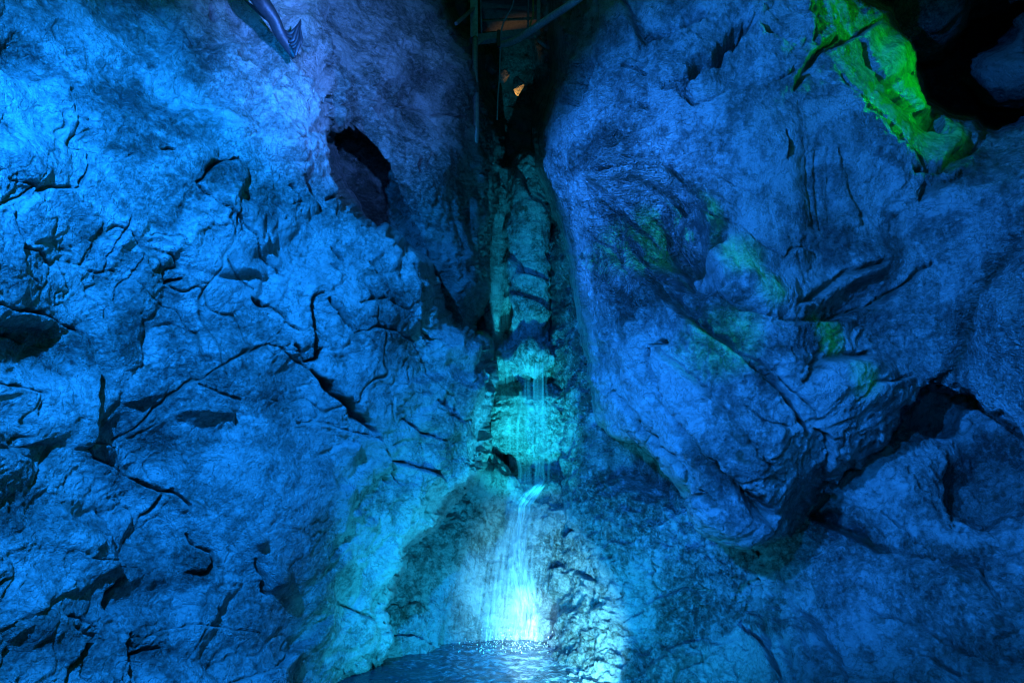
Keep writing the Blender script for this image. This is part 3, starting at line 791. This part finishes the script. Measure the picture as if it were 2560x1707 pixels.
# ---- lower right rocks
G_depth = rbf([(2030, 1300, 6.75), (2300, 1060, 6.95), (2450, 1080, 6.8), (2700, 1100, 6.2), (2200, 1220, 6.5), (2560, 1250, 6.2), (1900, 1400, 6.85), (1850, 1530, 7.0), (2200, 1500, 6.0), (2560, 1500, 5.1), (2560, 1707, 4.7),
               (2100, 1707, 5.7), (1850, 1707, 6.35), (1600, 1707, 6.6), (1650, 1600, 6.9), (3000, 1500, 3.9), (2600, 2200, 3.6), (1700, 2100, 5.4), (2100, 1330, 6.6), (2500, 700, 7.8)])
G_out = [(1900, 1300), (1893, 1395), (1884, 1430), (1864, 1467), (1850, 1520), (1832, 1546), (1770, 1562), (1705, 1570), (1648, 1612), (1612, 1657), (1585, 1707), (1540, 1800), (1500, 2300), (3500, 2300), (3500, 600), (2000, 600)]
G_cr = [([(2029, 1287), (2084, 1314), (2139, 1336), (2204, 1375), (2290, 1380), (2340, 1410)], 12, .25, .10), ([(1991, 1517), (2040, 1555), (2073, 1615), (2106, 1670), (2120, 1710)], 8, .12, .05),
        ([(2177, 1527), (2237, 1544), (2319, 1571), (2374, 1610), (2428, 1637)], 8, .12, .06), ([(2281, 1637), (2324, 1637), (2363, 1670), (2400, 1690)], 8, .15, .05),
        ([(1905, 1410), (1935, 1500), (1965, 1600), (1985, 1707)], 10, .08, .03), ([(1890, 1430), (1905, 1530), (1930, 1620), (1945, 1707)], 12, .12, .03), ([(1925, 1400), (1975, 1500), (2010, 1570), (2040, 1660)], 9, .07, .02),
        ([(1840, 1560), (1880, 1590), (1940, 1640), (1930, 1700)], 7, .18, .05), ([(2368, 1130), (2370, 1190), (2372, 1250), (2390, 1300)], 9, .12, .08), ([(2380, 1305), (2401, 1314), (2425, 1310)], 9, .25, 0),
        ([(2204, 1275), (2250, 1310), (2300, 1340)], 5, .1, .05), ([(2450, 1420), (2490, 1490), (2500, 1530)], 8, .12, .04), ([(1760, 1640), (1700, 1660), (1680, 1707)], 7, .12, .04), ([(2073, 1222), (2050, 1260), (2029, 1287)], 10, .2, 0)]
G_bl = [(2250, 1190, 120, 90, -20, .12), (2470, 1200, 90, 90, 0, -.25), (2150, 1450, 160, 60, 15, .12), (2350, 1480, 120, 70, 30, .10), (2350, 1030, 50, 40, 0, -.4), (1920, 1600, 60, 90, 0, .12), (2020, 1620, 40, 90, -20, .08), (2060, 1290, 30, 16, 0, -.2)]
rock_mass("ledge_rock", G_out, G_depth, (1450, 3500, 600, 2300), M_LOW, G_cr, G_bl, edge=(60, 0.5), skirt=0.10,
          stain_shades=[(2470, 1180, 130, 110, 0, 1), (2350, 1380, 130, 40, 15, .8), (2100, 1320, 90, 40, 15, .8), (1920, 1540, 60, 60, 0, .5), (2480, 1640, 110, 60, 20, .6)],
          style=dict(big=.10, facet=.03, facet_s=1.4, facet2=.016, facet2_s=3.6, fine=.032, joint=.022, ripple=.025, ripple_s=(2.2, 2.2, 5.0)),
          label="sloping rock ledges at the lower right under the overhanging buttress")

# ---- far rock high on the right, and the dark end of the gorge
H_depth = rbf([(2200, -300, 11.5), (2270, 60, 11.2), (2400, 30, 10.6), (2560, 0, 9.5), (2560, 200, 9.8), (2400, 200, 12.8), (2450, 90, 12.4), (2300, 300, 13.0), (2560, 330, 12.5), (3000, 0, 7.5), (3000, 400, 8.5)])
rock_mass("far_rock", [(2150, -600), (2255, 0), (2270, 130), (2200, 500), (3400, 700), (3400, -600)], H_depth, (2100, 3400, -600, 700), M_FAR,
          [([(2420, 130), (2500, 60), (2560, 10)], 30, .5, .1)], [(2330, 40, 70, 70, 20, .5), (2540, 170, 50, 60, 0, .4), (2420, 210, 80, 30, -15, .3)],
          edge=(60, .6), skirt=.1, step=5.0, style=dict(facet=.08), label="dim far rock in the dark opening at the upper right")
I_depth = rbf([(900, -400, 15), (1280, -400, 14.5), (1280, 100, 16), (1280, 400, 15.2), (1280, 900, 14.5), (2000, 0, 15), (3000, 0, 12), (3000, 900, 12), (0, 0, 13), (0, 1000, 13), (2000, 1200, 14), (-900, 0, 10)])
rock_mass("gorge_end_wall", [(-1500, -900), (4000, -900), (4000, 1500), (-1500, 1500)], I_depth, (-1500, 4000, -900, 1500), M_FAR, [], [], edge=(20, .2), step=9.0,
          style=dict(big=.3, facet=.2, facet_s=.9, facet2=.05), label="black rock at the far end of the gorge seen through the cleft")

# ------------------------------------------------------------------ water
def mesh_obj(name, verts, faces, mat, parent=None, smooth=True, uvs=None, attrs=None):
    me = bpy.data.meshes.new(name)
    me.from_pydata([tuple(v) for v in verts], [], faces)
    if smooth:
        me.polygons.foreach_set("use_smooth", np.ones(len(me.polygons), bool))
    if uvs is not None:
        ul = me.uv_layers.new(name="flow")
        for lp in me.loops:
            ul.data[lp.index].uv = uvs[lp.vertex_index]
    for k, a in (attrs or {}).items():
        at = me.attributes.new(k, 'FLOAT', 'POINT')
        at.data.foreach_set("value", np.asarray(a, np.float32))
    me.materials.append(mat)
    o = bpy.data.objects.new(name, me)
    COL.objects.link(o)
    if parent:
        o.parent = parent
    return o


def empty(name, loc, label, cat, group=None, kind=None):
    o = bpy.data.objects.new(name, None)
    COL.objects.link(o)
    o.location = loc
    tag(o, label, cat, kind, group)
    return o


def adopt(parent, *kids):
    for k in kids:
        k.parent = parent
        k.matrix_parent_inverse = Matrix.Translation(-Vector(parent.location))


def water_mat(name, ufreq, vfreq, lo, hi, amax):
    m, nt, N, L = node_mat(name)
    out = N.new('ShaderNodeOutputMaterial')
    uv = N.new('ShaderNodeUVMap')
    uv.uv_map = "flow"
    mp = N.new('ShaderNodeMapping')
    mp.inputs['Scale'].default_value = (ufreq, vfreq, 1)
    L.new(uv.outputs[0], mp.inputs[0])
    n1 = noise_node(N, L, mp.outputs[0], 1.0, 6, 0.62, 0.4)
    mr = N.new('ShaderNodeMapRange')
    L.new(n1, mr.inputs['Value'])
    mr.inputs['From Min'].default_value = lo
    mr.inputs['From Max'].default_value = hi
    at = N.new('ShaderNodeAttribute')
    at.attribute_name = 'dens'
    al = math_node(N, L, 'MULTIPLY', mr.outputs[0], at.outputs['Fac'])
    al = math_node(N, L, 'MULTIPLY', al, amax, clamp=True)
    bs = N.new('ShaderNodeBsdfPrincipled')
    bs.inputs['Base Color'].default_value = (0.80, 0.86, 0.9, 1)
    bs.inputs['Roughness'].default_value = 0.35
    bs.inputs['IOR'].default_value = 1.33
    tr = N.new('ShaderNodeBsdfTranslucent')
    tr.inputs[0].default_value = (0.8, 0.88, 0.92, 1)
    mx = N.new('ShaderNodeMixShader')
    mx.inputs[0].default_value = 0.35
    L.new(bs.outputs[0], mx.inputs[1])
    L.new(tr.outputs[0], mx.inputs[2])
    tp = N.new('ShaderNodeBsdfTransparent')
    m2 = N.new('ShaderNodeMixShader')
    L.new(al, m2.inputs[0])
    L.new(tp.outputs[0], m2.inputs[1])
    L.new(mx.outputs[0], m2.inputs[2])
    L.new(m2.outputs[0], out.inputs[0])
    bp = N.new('ShaderNodeBump')
    bp.inputs['Strength'].default_value = 0.5
    bp.inputs['Distance'].default_value = 0.05
    L.new(n1, bp.inputs['Height'])
    L.new(bp.outputs[0], bs.inputs['Normal'])
    return m


def ribbon(name, path, mat, parent, lift=0.08, nu=24, nv=90, free=None, bulge=0.04, seed=0):
    """path: (px, py, half width px, density). draped over the rock, or falling free if free=(d0, d1)"""
    path = np.array(path, float)
    t = np.linspace(0, 1, nv)
    tp = np.linspace(0, 1, len(path))
    cx, cy, hw, dn = [np.interp(t, tp, path[:, k]) for k in range(4)]
    r = np.random.RandomState(seed)
    verts, uvs, dens = [], [], []
    dep = np.zeros((nv, nu))
    for j in range(nv):
        for i in range(nu):
            u = i / (nu - 1) * 2 - 1
            px, py = cx[j] + u * hw[j], cy[j]
            if free:
                dep[j, i] = free[0] + (free[1] - free[0]) * t[j] - bulge * (1 - u * u)
            else:
                dep[j, i] = surf_depth("waterfall_rock", px, py)
    if not free:
        k = 5
        pad = np.pad(dep, ((k, k), (2, 2)), 'edge')
        sm = np.zeros_like(dep)
        for a in range(2 * k + 1):
            for b in range(5):
                sm += pad[a:a + nv, b:b + nu]
        sm /= (2 * k + 1) * 5
        dep = np.minimum(dep, sm) - lift
    ph = r.rand() * 40
    for j in range(nv):
        for i in range(nu):
            u = i / (nu - 1) * 2 - 1
            w = 0.012 * math.sin(u * 9 + ph) + 0.008 * math.sin(u * 23 + t[j] * 4 + ph)
            verts.append(W(cx[j] + u * hw[j], cy[j], dep[j, i] + w))
            uvs.append((u * hw[j] / 20.0 + ph, cy[j] / 100.0))
            e = (1 - abs(u) ** 2.5)
            dens.append(dn[j] * e)
    faces = [(j * nu + i, j * nu + i + 1, (j + 1) * nu + i + 1, (j + 1) * nu + i) for j in range(nv - 1) for i in range(nu - 1)]
    o = mesh_obj(name, verts, faces, mat, None, True, uvs, {'dens': dens})
    adopt(parent, o)
    return o


M_FILM = water_mat("thin_running_water", 3.0, 0.55, 0.36, 0.74, 0.42)
M_VEIL = water_mat("falling_water", 4.5, 0.10, 0.34, 0.75, 0.75)
M_FOAMY = water_mat("white_water", 1.9, 1.5, 0.38, 0.62, 0.95)

fall = empty("waterfall", tuple(W(1290, 1620, 8.6)), "white and cyan lit waterfall running down the narrow cleft into the pool", "waterfall")
ribbon("upper_stream", [(1262, 420, 8, .2), (1272, 470, 10, .5), (1284, 520, 12, .7), (1293, 580, 12, .6), (1294, 660, 13, .4), (1300, 740, 14, .3), (1312, 800, 16, .5), (1326, 880, 18, .5)], M_VEIL, fall, lift=.08, seed=1)
ribbon("side_veil", [(1252, 512, 6, .1), (1248, 560, 18, .45), (1240, 640, 30, .5), (1243, 740, 38, .45), (1250, 850, 40, .35), (1258, 960, 38, .5), (1262, 1000, 34, .2)], M_VEIL, fall, lift=.10, seed=2)
rw = np.random.RandomState(8)
for k, (x0, w0, d0) in enumerate(((1301, 5, 1.5), (1314, 3, .5), (1324, 7, .45), (1336, 4, .8), (1346, 9, .6), (1356, 5, 1.0), (1367, 4, .4))):
    xx = [x0 + .18 * (x0 - 1330) * q + rw.normal() * 2.2 for q in np.linspace(0, 1, 7)]
    ww = [w0 * (.7 + .5 * q + .35 * rw.rand()) for q in np.linspace(0, 1.2, 7)]
    dd = [.62 * d0 * (.3 + 1.1 * rw.rand()) for q in range(7)]
    y0 = 978 if k == 0 else 900 + rw.rand() * 12
    ribbon("falling_strand", list(zip(xx, np.linspace(y0, 1206 + rw.rand() * 16, 7), ww, dd)), M_VEIL, fall, free=(10.95 if k else 10.5, 9.85 + .05 * rw.rand()), nu=8, nv=60, seed=20 + k)
ribbon("cascade", [(1366, 1190, 5, .3), (1352, 1210, 14, 1.0), (1330, 1232, 24, 1.2), (1308, 1262, 24, .9), (1300, 1320, 24, .55), (1296, 1390, 24, .55), (1306, 1450, 32, .8), (1316, 1510, 34, 1.5), (1316, 1560, 32, 2.0), (1312, 1600, 36, 2.2), (1308, 1645, 46, 1.8)], M_FOAMY, fall, lift=.12, nv=140, nu=32, seed=6)
ribbon("cascade", [(1240, 1480, 12, .1), (1228, 1530, 16, .9), (1225, 1590, 18, .8), (1222, 1640, 24, .8)], M_FOAMY, fall, lift=.09, seed=7)
ribbon("cascade", [(1275, 1330, 30, .1), (1262, 1420, 42, .2), (1262, 1500, 48, .35), (1262, 1580, 56, .5), (1262, 1645, 70, .6)], M_FOAMY, fall, lift=.10, seed=8)
ribbon("water_film", [(1320, 1180, 60, .2), (1300, 1240, 84, .7), (1280, 1320, 105, .8), (1262, 1420, 135, .8), (1250, 1520, 160, .8), (1235, 1640, 190, .8)], M_FILM, fall, lift=.06, nu=60, nv=120, seed=9)
ribbon("water_film", [(1330, 1190, 50, .2), (1315, 1260, 60, .7), (1305, 1340, 62, .9), (1300, 1440, 70, .9), (1290, 1540, 90, .9), (1270, 1640, 120, .9)], M_FILM, fall, lift=.10, nu=40, nv=120, seed=10)
ribbon("water_film", [(1310, 975, 80, .3), (1310, 1010, 84, .7), (1310, 1080, 84, .7), (1310, 1135, 80, .3)], M_FILM, fall, lift=.05, nu=40, nv=40, seed=11)

# splash where the fall meets the pool: many small drops and froth lumps as one mass
def blobs_mesh(name, pts, mat, parent):
    bm = bmesh.new()
    for (p, r) in pts:
        mt = Matrix.Translation(p) @ Matrix.Diagonal((r[0], r[1], r[2], 1))
        bmesh.ops.create_icosphere(bm, subdivisions=1, radius=1.0, matrix=mt)
    me = bpy.data.meshes.new(name)
    bm.to_mesh(me)
    bm.free()
    me.polygons.foreach_set("use_smooth", np.ones(len(me.polygons), bool))
    me.materials.append(mat)
    o = bpy.data.objects.new(name, me)
    COL.objects.link(o)
    adopt(parent, o)
    return o


m, nt, N, L = node_mat("froth")
out = N.new('ShaderNodeOutputMaterial')
bs = N.new('ShaderNodeBsdfPrincipled')
bs.inputs['Base Color'].default_value = (0.85, 0.9, 0.93, 1)
bs.inputs['Roughness'].default_value = 0.4
L.new(bs.outputs[0], out.inputs[0])
M_FROTH = m
rs = np.random.RandomState(4)
pts = []
base = W(1300, 1625, 8.2)
for k in range(500):
    px = 1285 + rs.normal() * 70
    py = 1625 + rs.normal() * 16 - abs(rs.normal()) * 8
    d = 8.15 + rs.normal() * 0.16
    p = W(px, py, d)
    p[2] = abs(rs.normal()) * 0.10 + rs.rand() * 0.02
    if rs.rand() < 0.5:
        p[2] = rs.rand() * 0.015
    r = 0.0012 + 0.005 * rs.rand() ** 3
    pts.append((Vector(p), (r * (1 + rs.rand()), r * (1 + rs.rand()), r * (1 + 2 * rs.rand()))))
sp = blobs_mesh("splash", pts, M_FROTH, fall)
sp["kind"] = "stuff"

# spray hanging over the foot of the fall
bm = bmesh.new()
bmesh.ops.create_icosphere(bm, subdivisions=4, radius=1.0)
for v in bm.verts:
    v.co *= 1 + 0.25 * float(gnoise(np.array([v.co[:]]) * 1.7 + 4)[0])
    v.co.x *= .62
    v.co.y *= .36
    v.co.z *= .40
me = bpy.data.meshes.new("spray")
bm.to_mesh(me)
bm.free()
m, nt, N, L = node_mat("spray")
out = N.new('ShaderNodeOutputMaterial')
vs = N.new('ShaderNodeVolumePrincipled')
vs.inputs['Color'].default_value = (0.9, 0.95, 1, 1)
vs.inputs['Anisotropy'].default_value = 0.2
tc = N.new('ShaderNodeTexCoord')
ln = N.new('ShaderNodeVectorMath')
ln.operation = 'LENGTH'
mp = N.new('ShaderNodeMapping')
mp.inputs['Scale'].default_value = (1 / .62, 1 / .36, 1 / .40)
L.new(tc.outputs['Object'], mp.inputs[0])
L.new(mp.outputs[0], ln.inputs[0])
fal = math_node(N, L, 'SUBTRACT', 0.85, ln.outputs['Value'], clamp=True)
nz = noise_node(N, L, tc.outputs['Object'], 5.0, 3, 0.6, 0.5)
L.new(math_node(N, L, 'MULTIPLY', math_node(N, L, 'MULTIPLY', fal, fal), math_node(N, L, 'MULTIPLY', nz, 1.8)), vs.inputs['Density'])
L.new(vs.outputs[0], out.inputs['Volume'])
me.materials.append(m)
spray = bpy.data.objects.new("spray", me)
COL.objects.link(spray)
spray.location = W(1292, 1588, 8.05)
tag(spray, "soft spray hanging over the foot of the waterfall", "spray", "stuff")

# pool
m, nt, N, L = node_mat("pool_water")
out = N.new('ShaderNodeOutputMaterial')
bs = N.new('ShaderNodeBsdfPrincipled')
tc = N.new('ShaderNodeTexCoord')
mp = N.new('ShaderNodeMapping')
mp.inputs['Scale'].default_value = (1, 1, 1)
L.new(tc.outputs['Object'], mp.inputs[0])
nf = noise_node(N, L, mp.outputs[0], 9.0, 8, 0.7, 0.8)
ds = N.new('ShaderNodeVectorMath')
ds.operation = 'DISTANCE'
L.new(tc.outputs['Object'], ds.inputs[0])
ds.inputs[1].default_value = (0.05, 8.25, 0.0)
near = N.new('ShaderNodeMapRange')
L.new(ds.outputs['Value'], near.inputs['Value'])
near.inputs['From Min'].default_value = 0.3
near.inputs['From Max'].default_value = 1.9
near.inputs['To Min'].default_value = 0.16
near.inputs['To Max'].default_value = -0.10
fo = math_node(N, L, 'ADD', nf, near.outputs[0])
L.new(ramp_node(N, L, fo, [(0.50, (0.02, 0.05, 0.07)), (0.62, (0.14, 0.2, 0.24)), (0.74, (0.7, 0.76, 0.8))]), bs.inputs['Base Color'])
bs.inputs['Roughness'].default_value = 0.12
bs.inputs['IOR'].default_value = 1.33
bp = N.new('ShaderNodeBump')
bp.inputs['Strength'].default_value = 0.4
bp.inputs['Distance'].default_value = 0.06
L.new(noise_node(N, L, mp.outputs[0], 7.0, 5, 0.6, 0.6), bp.inputs['Height'])
L.new(bp.outputs[0], bs.inputs['Normal'])
L.new(bs.outputs[0], out.inputs[0])
xs = np.linspace(-5, 5, 240)
ys = np.linspace(1.5, 9.8, 220)
X, Y = np.meshgrid(xs, ys)
q = np.stack([X, Y, np.zeros_like(X)], -1).reshape(-1, 3)
Z = (0.014 * fbm(q * 3.5, 3)).reshape(X.shape)
rr = np.hypot(X - 0.05, Y - 8.25)
Z += 0.003 * np.sin(rr * 17 + 2 * gnoise(q * 1.5).reshape(X.shape)) * np.exp(-rr * 0.9)
P = np.stack([X, Y, Z], -1)
pool = build_mesh("water", P, np.ones_like(X, bool), {}, m)
tag(pool, "dark rippled pool at the foot of the waterfall", "pool", "structure")

# ------------------------------------------------------------------ small things
def paint(name, col, rough=0.5, metal=0.0, nscale=20.0, var=0.5, bump=0.2):
    m, nt, N, L = node_mat(name)
    out = N.new('ShaderNodeOutputMaterial')
    bs = N.new('ShaderNodeBsdfPrincipled')
    tc = N.new('ShaderNodeTexCoord')
    n = noise_node(N, L, tc.outputs['Object'], nscale, 6, 0.65)
    L.new(ramp_node(N, L, n, [(0.3, tuple(c * (1 - var) for c in col)), (0.6, col), (0.8, tuple(min(1, c * (1 + var * .5)) for c in col))]), bs.inputs['Base Color'])
    bs.inputs['Roughness'].default_value = rough
    bs.inputs['Metallic'].default_value = metal
    bp = N.new('ShaderNodeBump')
    bp.inputs['Strength'].default_value = bump
    bp.inputs['Distance'].default_value = 0.01
    L.new(n, bp.inputs['Height'])
    L.new(bp.outputs[0], bs.inputs['Normal'])
    L.new(bs.outputs[0], out.inputs[0])
    return m


M_STEEL = paint("galvanised_steel", (0.45, 0.47, 0.48), 0.4, 0.3)
M_PIPE = paint("pale_plastic_pipe", (0.6, 0.61, 0.62), 0.35)
M_WOOD = paint("wet_planks", (0.30, 0.27, 0.22), 0.6)
M_BARK = paint("wet_black_wood", (0.04, 0.038, 0.045), 0.42, 0, 30, .5, .25)
M_CABLE = paint("orange_cable", (0.8, 0.35, 0.08), 0.5)
M_ROPE = paint("grey_rope", (0.35, 0.36, 0.35), 0.7)


def tube(name, pts, rad, mat, parent=None, n=12, flat=1.0, twist=0.0, sub=6):
    """smooth round bar through pts; rad a number or one radius per point"""
    P = np.array([np.asarray(p, float) for p in pts])
    R = np.array([rad] * len(P) if np.isscalar(rad) else rad, float)
    k = len(P)
    if k > 2 and sub > 1:
        tt = np.linspace(0, k - 1, (k - 1) * sub + 1)
        Q, RR = [], []
        for t in tt:
            i = min(int(t), k - 2)
            f = t - i
            p0, p1, p2, p3 = P[max(i - 1, 0)], P[i], P[i + 1], P[min(i + 2, k - 1)]
            Q.append(0.5 * ((2 * p1) + (p2 - p0) * f + (2 * p0 - 5 * p1 + 4 * p2 - p3) * f * f + (3 * p1 - p0 - 3 * p2 + p3) * f ** 3))
            RR.append(R[i] * (1 - f) + R[i + 1] * f)
        P, R = np.array(Q), np.array(RR)
    k = len(P)
    T = np.gradient(P, axis=0)
    T /= np.linalg.norm(T, axis=1)[:, None]
    side = np.cross(T, FW)
    side /= np.linalg.norm(side, axis=1)[:, None] + 1e-9
    up = np.cross(T, side)
    verts, faces = [], []
    for j in range(k):
        for i in range(n):
            a = 2 * math.pi * i / n + twist * j
            verts.append(P[j] + R[j] * (math.cos(a) * side[j] + flat * math.sin(a) * up[j]))
    for j in range(k - 1):
        for i in range(n):
            faces.append((j * n + i, j * n + (i + 1) % n, (j + 1) * n + (i + 1) % n, (j + 1) * n + i))
    faces.append(tuple(range(n))[::-1])
    faces.append(tuple((k - 1) * n + i for i in range(n)))
    o = mesh_obj(name, verts, faces, mat)
    if parent:
        adopt(parent, o)
    return o


def bar(name, a, b, w, h, mat, parent=None, bev=0.006, up=(0, 0, 1)):
    """bevelled box beam from a to b, w wide and h high"""
    a, b = Vector(a), Vector(b)
    d = b - a
    bm = bmesh.new()
    bmesh.ops.create_cube(bm, size=1.0)
    bmesh.ops.scale(bm, vec=(w, h, d.length), verts=bm.verts)
    bmesh.ops.bevel(bm, geom=list(bm.edges), offset=bev, segments=2, affect='EDGES')
    z = d.normalized()
    x = z.cross(Vector(up))
    if x.length < 1e-3:
        x = Vector((1, 0, 0))
    x.normalize()
    y = z.cross(x)
    M = Matrix((x, y, z)).transposed().to_4x4()
    M.translation = (a + b) / 2
    bm.transform(M)
    me = bpy.data.meshes.new(name)
    bm.to_mesh(me)
    bm.free()
    me.materials.append(mat)
    o = bpy.data.objects.new(name, me)
    COL.objects.link(o)
    if parent:
        adopt(parent, o)
    return o


# footbridge high in the cleft
fb = empty("footbridge", tuple(W(1260, 90, 12.0)), "metal footbridge with planks seen from below, high between the rock walls", "footbridge")
bar("post", W(1184, -160, 11.0), W(1186, 96, 11.0), .13, .10, M_STEEL, fb)
bar("post", W(1347, -160, 12.6), W(1346, 88, 12.6), .07, .07, M_STEEL, fb)
bar("crossbeam", W(1180, 101, 11.15), W(1345, 80, 11.9), .14, .13, M_STEEL, fb)
bar("crossbeam", W(1192, 108, 11.6), W(1345, 92, 12.3), .05, .05, M_STEEL, fb)
for k, (yy, dd, hh) in enumerate(((8, 12.2, .20), (34, 12.6, .18), (66, 13.0, .12), (-30, 11.8, .2), (-75, 11.4, .2), (-125, 11.0, .2))):
    bar("plank", W(1200, yy, dd), W(1338, yy - 6, dd + .2), .30, .045, M_WOOD, fb)
tube("handrail", [W(1201, -120, 11.9), W(1202, 0, 11.9), W(1204, 84, 11.9)], .018, M_STEEL, fb, n=8)
tube("handrail", [W(1322, -120, 12.2), W(1321, 0, 12.2), W(1320, 84, 12.2)], .018, M_STEEL, fb, n=8)
for k, (bx, by) in enumerate(((1186, 90), (1187, 108), (1338, 78), (1338, 92), (1291, 84))):
    bar("bolt", W(bx, by, 11.02 if bx < 1200 else 11.72), W(bx, by, 10.96 if bx < 1200 else 11.64), .035, .035, M_STEEL, fb, bev=.004)
bar("bracket", W(1192, 112, 11.0), W(1214, 98, 11.1), .05, .04, M_STEEL, fb)
bar("bracket", W(1344, 100, 12.2), W(1372, 122, 12.4), .06, .05, M_STEEL, fb)
bar("bracket", W(1186, 20, 11.0), W(1140, 60, 10.2), .05, .05, M_STEEL, fb)
tube("handrail", [W(1188, 96, 10.8), W(1187, 170, 10.3), W(1190, 250, 10.0), W(1190, 330, 9.9), W(1184, 390, 10.2), W(1172, 440, 10.9)], .05, M_STEEL, fb)

pp = tube("water_pipe", [W(1249, 112, 10.6), W(1268, 109, 10.3), W(1298, 96, 9.8), W(1335, 72, 9.2), W(1380, 42, 8.6), W(1420, 16, 8.0), W(1452, -8, 7.75), W(1490, -45, 7.75), W(1530, -90, 7.7)], [.05, .055, .055, .052, .05, .048, .048, .048, .048], M_PIPE, n=16)
tag(pp, "grey pipe slanting down across the top of the cleft in front of the footbridge", "pipe")
rp = tube("rope", [W(1288, -20, 10.0), W(1280, 18, 10.2), W(1262, 50, 10.35), W(1254, 76, 10.45), W(1251, 115, 10.5), W(1249, 190, 10.5), W(1245, 240, 10.5), W(1243, 300, 10.5)], .013, M_ROPE, n=8)
tag(rp, "thin rope hanging down the dark cleft below the footbridge", "rope")
cl = bar("clamp", W(1247, 76, 10.42), W(1246, 118, 10.42), .055, .05, M_BARK, None)
tag(cl, "small dark clamp on the end of the slanting pipe", "clamp")
oc = tube("cable", [W(1334, -20, 11.6), W(1333, 10, 11.6), W(1333, 38, 11.65), W(1328, 54, 11.7), W(1324, 70, 11.75)], .016, M_CABLE, n=8)
tag(oc, "orange cable hanging at the right side of the footbridge", "cable")
o2 = tube("cable", [W(1175, -14, 11.5), W(1174, 0, 11.5), W(1171, 5, 11.5)], .012, M_CABLE, n=8)
tag(o2, "short orange cable end beside the left post of the footbridge", "cable")


def boulder(name, px, py, d, rx, ry, rz, seed, label, grp="stones wedged in the cleft"):
    r = np.random.RandomState(seed)
    bm = bmesh.new()
    pts = r.normal(size=(11, 3))
    pts /= np.linalg.norm(pts, axis=1)[:, None]
    for q in pts:
        bm.verts.new((q[0] * rx * (.8 + .3 * r.rand()), q[1] * ry, q[2] * rz * (.8 + .3 * r.rand())))
    bmesh.ops.convex_hull(bm, input=list(bm.verts))
    bmesh.ops.bevel(bm, geom=list(bm.edges), offset=0.006, segments=1, affect='EDGES')
    me = bpy.data.meshes.new(name)
    bm.to_mesh(me)
    bm.free()
    me.materials.append(M_FAR)
    o = bpy.data.objects.new(name, me)
    COL.objects.link(o)
    o.location = W(px, py, d)
    tag(o, label, "stone", None, grp)
    return o


boulder("wedged_stone", 1295, 214, 13.1, .15, .16, .24, 1, "angular stone wedged in the cleft, its underside lit orange")
boulder("wedged_stone", 1262, 192, 13.3, .20, .2, .16, 2, "blue lit stone resting left of the orange lit one in the cleft")
boulder("wedged_stone", 1229, 176, 13.2, .14, .15, .12, 3, "small stone wedged against the left wall above the orange glow")
boulder("wedged_stone", 1236, 216, 13.4, .07, .08, .07, 5, "smallest stone in the cleft, at the left end of the orange glow")

# broken branch hanging at the upper left
br = empty("broken_branch", tuple(W(700, 60, 6.0)), "dark wet broken branch with splayed splinters hanging over the bright rock", "branch")
tube("stem", [W(600, -110, 5.6), W(632, -40, 5.75), W(650, 0, 5.85), W(682, 45, 5.95), W(700, 84, 6.02), W(724, 120, 6.1), W(736, 146, 6.12)], [.10, .095, .082, .062, .058, .052, .022], M_BARK, br, n=14, flat=.6)
tube("side_root", [W(612, 2, 6.0), W(630, 16, 6.0), W(650, 34, 5.98), W(672, 50, 5.96)], [.006, .016, .02, .02], M_BARK, br, n=8)
tube("side_root", [W(618, -40, 5.9), W(636, 0, 5.92), W(655, 30, 5.95), W(668, 42, 5.95)], [.03, .03, .025, .02], M_BARK, br, n=8)
fans = [((712, 78), (724, 84), (738, 74), (748, 60), (752, 48)), ((718, 90), (732, 92), (742, 80), (750, 62), (752, 50)), ((722, 104), (732, 100), (738, 84), (744, 68), (748, 60)),
        ((726, 112), (738, 108), (744, 92), (748, 74), (751, 56)), ((730, 120), (742, 112), (750, 98), (751, 80), (750, 64)), ((734, 130), (746, 116), (753, 102), (752, 88), (749, 72)),
        ((738, 140), (742, 126), (746, 114), (750, 104), (753, 96))]
for k, f in enumerate(fans):
    tube("splinter", [W(x, y, 6.05 - .012 * k) for x, y in f], [.014, .02, .02, .013, .003], M_BARK, br, n=8, flat=.5)
tube("splinter", [W(752, 112, 5.98), W(764, 116, 6.0), W(778, 118, 6.05)], [.004, .006, .001], M_BARK, br, n=6)
